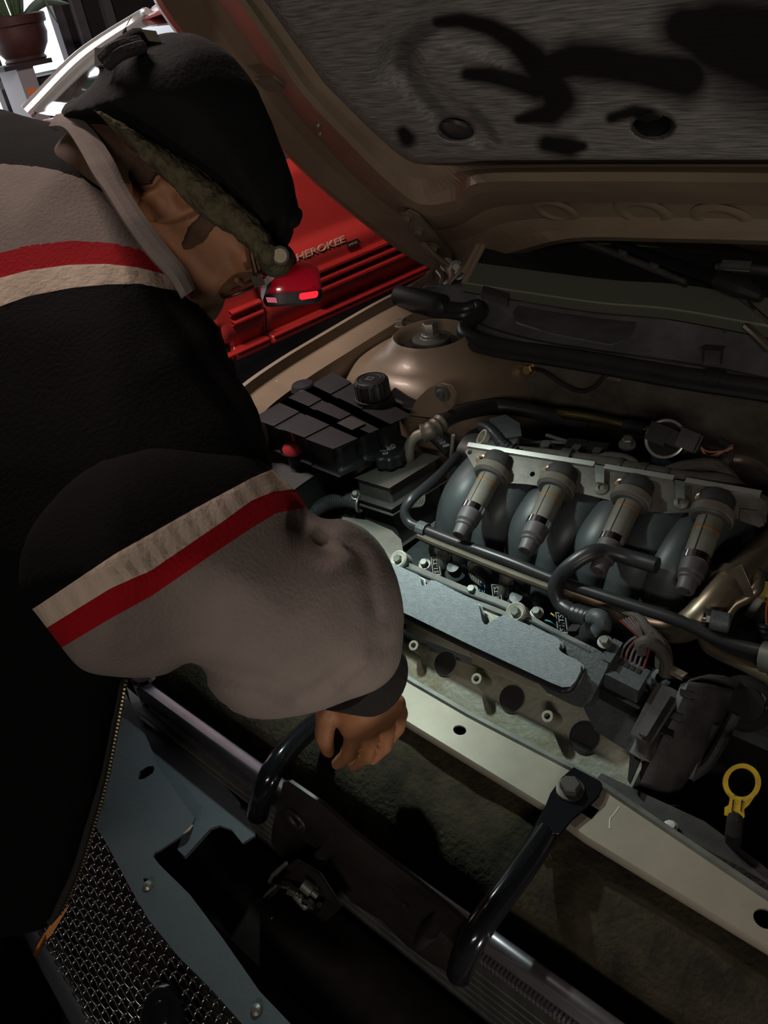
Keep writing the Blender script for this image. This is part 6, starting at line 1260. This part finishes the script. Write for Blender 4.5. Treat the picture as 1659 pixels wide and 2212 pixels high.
obj('bridge', tube([Lh(522, 621, .008), Lh(520, 624, 0), Lh(522, 621, -.008)], .0018, 8, 5), GF, gl_)
obj('nose_pad', lathe(Lh(500, 622, .012), HR, [(-.003, .004), (.003, .004)], 10), GF, gl_)

# headlamp with a red glowing shell
hl = thing('headlamp', 'red glowing headlamp with a black bezel, strapped on above the glasses', 'lamp', Lh(630, 610))
REDSH = mat('red_lamp_shell', (0.50, 0.01, 0.03), 0.15, 0, coat=0.6, emis=(1.0, 0.01, 0.03), estr=0.045)
REDGL = mat('red_light_window', (0.6, 0.01, 0.02), 0.2, emis=(1.0, 0.03, 0.05), estr=0.85)
PINKW = mat('pink_light_window', (0.6, 0.15, 0.2), 0.2, emis=(1.0, 0.20, 0.32), estr=0.30)
lx = nrm(Lh(690, 605)-Lh(570, 615)); ly = nrm(Lh(632, 640)-Lh(628, 570)); ly = nrm(ly-lx*np.dot(lx, ly)); lz = np.cross(lx, ly)
if np.dot(lz, HR) < 0: lz = -lz
dl = np.dot(Lh(630, 610)-CAM, FWD); pm = dl/FOC; LC = Lh(630, 605)
def lpt(px, py, w=0.0): return Upl(px, py, LC+lz*w, lz)
secs = []
for py0, xl, xr, dpt, ry in ((571, 606, 655, .010, 0), (575, 586, 672, .020, 0), (584, 574, 686, .027, 0), (600, 568, 690, .031, 0), (618, 566, 692, .033, 0), (630, 568, 692, .033, 0)):
    c0, c1 = lpt(xl, py0+3), lpt(xr, py0-6); cen_ = (c0+c1)/2; hw = np.linalg.norm(c1-c0)/2; ux = nrm(c1-c0); row = []
    for i in range(32):
        a = 2*math.pi*i/32; ca, sa = math.cos(a), math.sin(a); k_ = (abs(ca)**4+abs(sa)**4)**-.25
        row.append(cen_+ux*hw*ca*k_+lz*dpt*sa*k_)
    secs.append(row)
mb_ = loft(secs, closed=True); mb_.f.append(tuple(range(31, -1, -1))); mb_.f.append(tuple(5*32+i for i in range(32)))
shell = obj('shell', mb_, REDSH, hl, sharp=50)
mb_ = MB(); rows_ = []
for py0, xl, xr, dpt in ((629, 566, 694, .0345), (640, 567, 695, .0355), (652, 570, 694, .0355), (657, 574, 690, .033), (657, 580, 684, .027), (650, 584, 680, .025)):
    c0, c1 = lpt(xl, py0+2), lpt(xr, py0-7); cen_ = (c0+c1)/2; hw = np.linalg.norm(c1-c0)/2; ux = nrm(c1-c0)
    rows_.append([cen_+ux*hw*math.cos(2*math.pi*i/32)*(abs(math.cos(2*math.pi*i/32))**4+abs(math.sin(2*math.pi*i/32))**4)**-.25+lz*dpt*math.sin(2*math.pi*i/32)*(abs(math.cos(2*math.pi*i/32))**4+abs(math.sin(2*math.pi*i/32))**4)**-.25 for i in range(32)])
bez = obj('bezel', loft(rows_, closed=True), BLK, hl, sharp=40)
obj('side_window', prism([lpt(*p, .0352) for p in ((647, 635), (650, 633), (684, 628), (688, 631), (686, 640), (682, 643), (651, 648), (646, 644))], lz*.001), REDGL, bez)
obj('side_window', prism([lpt(*p, .0352) for p in ((574, 642), (596, 643), (599, 654), (578, 653))], lz*.001), PINKW, bez)
LENSM = mat('lit_lens', (1, 1, 1), 0.3, emis=(0.85, 1.0, 0.94), estr=2.0)
cc2 = sum(rows_[-1])/32
obj('lit_lens', prism([p*0.94+cc2*0.06-ly*0.001 for p in rows_[-1]], -ly*.002), LENSM, bez)
obj('mount_arm', prism([lpt(*p, .02) for p in ((566, 600), (578, 604), (583, 612), (576, 632), (568, 632), (565, 612))], lz*.012), BLK, hl, bevel=0.0015)
obj('edge_highlight', prism([lpt(*p, .033) for p in ((567, 607), (573, 603), (585, 590), (591, 600), (576, 614), (571, 632), (567, 645), (565, 640))], lz*.002), mat('pink_highlight', (0.55, 0.42, 0.46), 0.4), hl, bevel=0.0008)  # pale strip painted as the window-side highlight on the shell
kb = Lh(605, 552, .092); kn_ = nrm(CAM-kb)
kob = obj('strap_knob', lathe(kb, kn_, [(-.012, .0105), (0.0, .0105), (.003, .0095), (.003, .0075)], 24), BLK, hl)
obj('pale_button', lathe(kb+kn_*.0025, kn_, [(0, .0076), (.0012, .0070), (.0014, 0)], 20), mat('pale_button', (0.36, 0.31, 0.20), 0.6), kob)
obj('strap', tube([Lh(612, 560, .02), Lh(616, 572, .01), Lh(622, 578, .0)], .006, 8, 4), BLK, hl)

# jacket
def cloth_mat(name, bounds, cols, base_rough=0.9):
    m = bpy.data.materials.new(name); m.use_nodes = True; nt = m.node_tree; b = nt.nodes['Principled BSDF']; b.inputs['Roughness'].default_value = base_rough; b.inputs['Specular IOR Level'].default_value = 0.1
    a = nt.nodes.new('ShaderNodeAttribute'); a.attribute_name = 'band'; mr = nt.nodes.new('ShaderNodeMapRange'); mr.inputs['From Min'].default_value = 0; mr.inputs['From Max'].default_value = 8
    nt.links.new(a.outputs['Fac'], mr.inputs['Value']); r = nt.nodes.new('ShaderNodeValToRGB'); r.color_ramp.interpolation = 'CONSTANT'; nt.links.new(mr.outputs[0], r.inputs[0])
    e = r.color_ramp.elements; e[0].position = 0; e[0].color = (*cols[0], 1); e[1].position = bounds[0]/8; e[1].color = (*cols[1], 1)
    for p, c in zip(bounds[1:], cols[2:]): q = e.new(p/8); q.color = (*c, 1)
    tc_ = nt.nodes.new('ShaderNodeTexCoord'); n = nt.nodes.new('ShaderNodeTexNoise'); n.inputs['Scale'].default_value = 22; n.inputs['Detail'].default_value = 5; nt.links.new(tc_.outputs['Object'], n.inputs['Vector'])
    mr2 = nt.nodes.new('ShaderNodeMapRange'); mr2.inputs['To Min'].default_value = 0.75; mr2.inputs['To Max'].default_value = 1.15; nt.links.new(n.outputs[0], mr2.inputs['Value'])
    mm = nt.nodes.new('ShaderNodeMix'); mm.data_type = 'RGBA'; mm.blend_type = 'MULTIPLY'; mm.inputs['Factor'].default_value = 1; nt.links.new(r.outputs[0], mm.inputs['A']); nt.links.new(mr2.outputs[0], mm.inputs['B']); nt.links.new(mm.outputs['Result'], b.inputs['Base Color'])
    n2 = nt.nodes.new('ShaderNodeTexNoise'); n2.inputs['Scale'].default_value = 260; nt.links.new(tc_.outputs['Object'], n2.inputs['Vector'])
    bp = nt.nodes.new('ShaderNodeBump'); bp.inputs['Strength'].default_value = 0.25; bp.inputs['Distance'].default_value = 0.003; nt.links.new(n2.outputs[0], bp.inputs['Height'])
    a2 = nt.nodes.new('ShaderNodeAttribute'); a2.attribute_name = 'rib'; bp2 = nt.nodes.new('ShaderNodeBump'); bp2.inputs['Strength'].default_value = 0.3; bp2.inputs['Distance'].default_value = 0.004
    nt.links.new(a2.outputs['Fac'], bp2.inputs['Height']); nt.links.new(bp.outputs[0], bp2.inputs['Normal']); nt.links.new(bp2.outputs[0], b.inputs['Normal'])
    return m
BK, GR, RD, CR = (0.0036, 0.0034, 0.0035), (0.235, 0.195, 0.175), (0.36, 0.008, 0.014), (0.62, 0.50, 0.40)
JT = cloth_mat('jacket_cloth', (1, 2, 3, 4), (BK, GR, RD, CR, BK))
JS = cloth_mat('sleeve_cloth', (1, 2, 3), (BK, CR, RD, GR))
def bands(px, py, lines, rot=False):
    """band number from seam lines (each a list of points), top to bottom"""
    Y = np.stack([np.interp(px, [p[0] for p in l], [p[1] for p in l]) for l in lines]); out_ = np.zeros(px.shape)
    n = len(lines)
    out_ = np.where(py < Y[0], 1+(py-Y[0])/60, out_)
    for i in range(n-1): out_ = np.where((py >= Y[i]) & (py < Y[i+1]), 1+i+(py-Y[i])/np.maximum(Y[i+1]-Y[i], 1), out_)
    return np.where(py >= Y[-1], n+(py-Y[-1])/60, out_)
torso_poly = smooth_poly([(-420, 330), (-250, 255), (-100, 228), (0, 232), (60, 250), (125, 262), (160, 262), (205, 300), (240, 360), (272, 420), (310, 475), (352, 530), (392, 585), (408, 622), (440, 668), (470, 696), (486, 730), (500, 780), (530, 832), (558, 885), (578, 955), (592, 1020), (585, 1110), (480, 1300), (330, 1440), (268, 1462), (262, 1495), (244, 1590), (224, 1690), (196, 1790), (168, 1880), (132, 1960), (112, 2000), (70, 2015), (-100, 2040), (-420, 2060)], 3)
tmid = lambda x, y: np.interp(y, [200, 600, 1000, 1500, 2000], [.90, .83, .76, .71, .71])+0.10*np.clip((250-x)/600, 0, 1)
C = [Ut(x, y, t) for x in (-430, 650) for y in (200, 2080) for t in (.50, 1.08)]; lo, hi = np.min(C, 0), np.max(C, 0)
st = 0.0075
jf = Field(np.arange(lo[0], hi[0], st), np.arange(lo[1], hi[1], st), np.arange(lo[2], hi[2], st))
Rt = lambda x, y: np.interp(y, [200, 350, 700, 1200, 1450, 2000], [.09, .13, .14, .12, .075, .04])
pillow(jf, torso_poly, tmid, Rt, (.50, 1.08), 0.02, 8, lambda P: 0.004*noise3(P, 28, 5)+0.0015*noise3(P, 90, 6))
jf.cone(SHL, EL2, .070, .062, .04); jf.cone(EL2, HD2-nrm(HD2-EL2)*.02, .062, .05, .02); jf.cone(CH, SHL, .09, .075, .05)
v_, q_ = jf.mesh(2)
px_, py_, _w = proj(v_)
TL_ = [[(-420, 430), (0, 352), (100, 360), (180, 385), (234, 424), (242, 300), (300, 300), (600, 300)],
       [(-420, 640), (0, 548), (60, 533), (150, 522), (230, 525), (300, 540), (380, 580), (410, 640), (600, 680)],
       [(-420, 690), (0, 600), (60, 584), (150, 572), (230, 570), (300, 578), (385, 600), (412, 645), (600, 682)],
       [(-420, 750), (0, 662), (60, 640), (150, 622), (230, 614), (300, 612), (385, 628), (414, 650), (600, 684)]]
bd = bands(px_, py_, TL_)
# grey trim of the collar
colline = [(-300, 200), (120, 235), (165, 290), (205, 350), (238, 415), (262, 470)]
rib = 0.5+0.5*np.sin(px_*0.12)
jacket = arr_obj('jacket', v_, q_, JT, man, {'band': bd, 'rib': np.where((bd > 3) & (bd < 4), rib, 0)})
# collar stands around the neck
ctop = [Ut(px, py, t) for px, py, t in ((128, 262, .83), (160, 262, .82), (200, 296, .80), (236, 350, .775), (262, 410, .755), (300, 472, .735), (345, 535, .725), (390, 592, .722), (408, 632, .722))]
cbot = [Ut(px, py, t) for px, py, t in ((118, 282, .82), (146, 288, .80), (176, 332, .775), (206, 388, .75), (232, 428, .735), (272, 490, .718), (318, 552, .71), (366, 604, .708), (392, 646, .708))]
cr = [catmull(ctop, 6), catmull([lerp(a, b_, .3)+nrm(CAM-a)*.004 for a, b_ in zip(ctop, cbot)], 6), catmull([lerp(a, b_, .7)+nrm(CAM-a)*.004 for a, b_ in zip(ctop, cbot)], 6), catmull(cbot, 6)]
obj('collar', loft(cr), mat('grey_fleece_cloth', GR, 0.9, 0, var=0.25, vscale=22, spec=0.2), jacket, sharp=None, solid=0.007)
# right sleeve
sl_poly = smooth_poly([(560, 985), (480, 960), (330, 960), (180, 1020), (60, 1150), (40, 1270), (76, 1325), (130, 1402), (160, 1440), (195, 1460), (260, 1468), (330, 1466), (380, 1450), (412, 1446), (436, 1474), (476, 1515), (520, 1545), (570, 1556), (640, 1552), (700, 1540), (760, 1518), (812, 1500), (850, 1468), (870, 1425), (876, 1360), (874, 1295), (852, 1222), (822, 1172), (785, 1138), (745, 1120), (705, 1122), (672, 1105), (640, 1062), (600, 1022)], 3)
C = [Ut(x, y, t) for x in (20, 900) for y in (930, 1600) for t in (.48, .92)]; lo, hi = np.min(C, 0), np.max(C, 0); st = 0.0055
sf = Field(np.arange(lo[0], hi[0], st), np.arange(lo[1], hi[1], st), np.arange(lo[2], hi[2], st))
smid = lambda x, y: 0.645+0.13*np.clip((x-330)/520, -0.2, 1.05)+0.03*np.clip((1250-y)/300, 0, 1)
def fold(P):
    d = P-CAM; w = d@FWD; w = np.maximum(w, .1); x = CX+FOC*(d@RIGHT)/w; y = CY+FOC*(d@DOWN)/w
    g = 0.004*noise3(P, 30, 8)
    for pts_, dep, wd in (([(690, 1168), (722, 1188), (755, 1184), (780, 1204), (796, 1244), (802, 1300)], .009, 18), ([(640, 1130), (660, 1170), (700, 1190)], .010, 26), ([(815, 1330), (800, 1390), (750, 1440), (680, 1490)], .008, 16), ([(835, 1390), (805, 1440), (750, 1480)], .007, 12), ([(415, 1446), (470, 1450), (560, 1470), (640, 1500)], .010, 26)):
        g = g+dep*np.exp(-np.minimum(stroke(x, y, [(a, b_, wd) for a, b_ in pts_])**2, 30))
    return g
pillow(sf, sl_poly, smid, lambda x, y: np.interp(x, [60, 250, 500, 760, 870], [.075, .095, .098, .088, .080]), (.48, .92), 0.01, 5, fold)
v_, q_ = sf.mesh(1); px_, py_, _w = proj(v_)
SLN = [[(30, 1338), (76, 1312), (250, 1195), (412, 1103), (543, 1033), (583, 1016), (620, 1000), (900, 860)],
       [(30, 1400), (98, 1358), (239, 1271), (326, 1233), (477, 1130), (543, 1081), (590, 1062), (632, 1058), (900, 900)],
       [(30, 1460), (130, 1401), (239, 1336), (326, 1288), (461, 1195), (543, 1141), (597, 1108), (659, 1096), (900, 960)]]
bd = bands(px_, py_, SLN)
sleeve = arr_obj('sleeve', v_, q_, JS, man, {'band': bd, 'rib': np.where((bd > 1) & (bd < 2), 0.5+0.5*np.sin((px_*0.85-py_*0.5)*0.16), 0)})
cuf = [lerp(Ut(830, 1440, .80), Ut(690, 1530, .78), t) for t in (0, .5, 1)]
ca_ = nrm(PM-ELB); cc_0 = WR+ca_*.012
obj('cuff', lathe(cc_0-ca_*.03, ca_, [(0, .050), (.02, .047), (.045, .043), (.055, .041), (.054, .036), (.03, .034)], 32), mat('dark_rib_cuff', (0.012, 0.009, 0.008), 0.9, bump=0.6, bscale=120), sleeve, sharp=80)
# zip along the jacket's open edge
zp_ = smooth_poly([(272, 1455), (266, 1490), (248, 1588), (228, 1688), (200, 1790), (172, 1880), (140, 1955), (118, 1990)], 1)
ZP_ = catmull([Ut(px, py, float(tmid(np.array(px), np.array(py)))-0.012) for px, py in ((268, 1466), (264, 1495), (246, 1590), (226, 1690), (198, 1790), (170, 1880), (134, 1960), (116, 1990))], 10)
obj('zip_tape', tube([p-RIGHT*.003 for p in ZP_], 0.0045, 8, smooth=False, flat=(1, 1)), mat('zip_tape', (0.015, 0.014, 0.014), 0.9), jacket)
Aq = np.array(ZP_); s_ = np.concatenate([[0], np.cumsum(np.linalg.norm(np.diff(Aq, axis=0), axis=1))]); mbz = MB(); Tz, Uz_ = frames(ZP_)
for d_ in np.arange(0.002, s_[-1]-0.002, 0.0034):
    i = min(np.searchsorted(s_, d_), len(ZP_)-1); c = V(*(np.interp(d_, s_, Aq[:, j]) for j in range(3))); t_ = Tz[i]; o_ = nrm(RIGHT-t_*np.dot(RIGHT, t_))
    box(c+o_*.0010, o_*.0019, t_*.0009, np.cross(t_, o_)*.0016, mbz)
obj('zip_teeth', mbz, mat('antique_zip', (0.20, 0.155, 0.075), 0.4, 0.9), jacket, kind='stuff', sharp=None)
ze = ZP_[-1]
obj('zip_slider', box(ze+DOWN*.004, nrm(RIGHT-DOWN*.9)*.005, nrm(DOWN+RIGHT*.9)*-.0+nrm(RIGHT*-0.6+DOWN)*.011, FWD*.003), mat('copper_zip', (0.42, 0.18, 0.06), 0.35, 0.9), jacket, bevel=0.0015)
obj('zip_pull', tube([ze+DOWN*.010-RIGHT*.006, ze+DOWN*.022-RIGHT*.012-FWD*.003, ze+DOWN*.030-RIGHT*.016], [.003, .0035, .0025], 8, 5), mat('copper_zip', (0.42, 0.18, 0.06), 0.35, 0.9), jacket)
# trousers and boots
tf = Field(np.arange(-1.12, -.5, .014), np.arange(-.45, .25, .014), np.arange(.0, 1.12, .014))
tf.cone(lerp(MIDB, PEL, .45), PEL, .125, .14, .04)
for s in (-1, 1):
    hip = PEL+V(.085*s, -.04*s, -.03); kn = hip+V(.02*s, .04, -.42); an = V(kn[0]+.01*s, kn[1]-.06, .09)
    tf.cone(hip, kn, .108, .080, .04); tf.cone(kn, an, .080, .066, .03)
v_, q_ = tf.mesh(2); arr_obj('jeans', v_, q_, mat('dark_denim', (0.035, 0.038, 0.052), 0.9, 0, var=0.4, vscale=40, bump=0.3, bscale=400), man)
for s in (-1, 1):
    hip = PEL+V(.085*s, -.04*s, -.03); kn = hip+V(.02*s, .04, -.42); an = V(kn[0]+.01*s, kn[1]-.06, .09)
    b_f = Field(np.arange(an[0]-.09, an[0]+.09, .009), np.arange(an[1]-.12, an[1]+.25, .009), np.arange(-.03, .24, .009)); b_f.cone(an+V(0, -.01, -.03), an+V(0, .14, -.045), .055, .046, .02); b_f.cone(an, an+V(0, 0, .08), .055, .055, .02)
    b_f.F = np.maximum(b_f.F, (0.004-b_f.zs)[None, None, :].astype(np.float32)); v_, q_ = b_f.mesh(1); arr_obj('boot', v_, q_, mat('boot_leather', (0.03, 0.02, 0.014), 0.6), man)
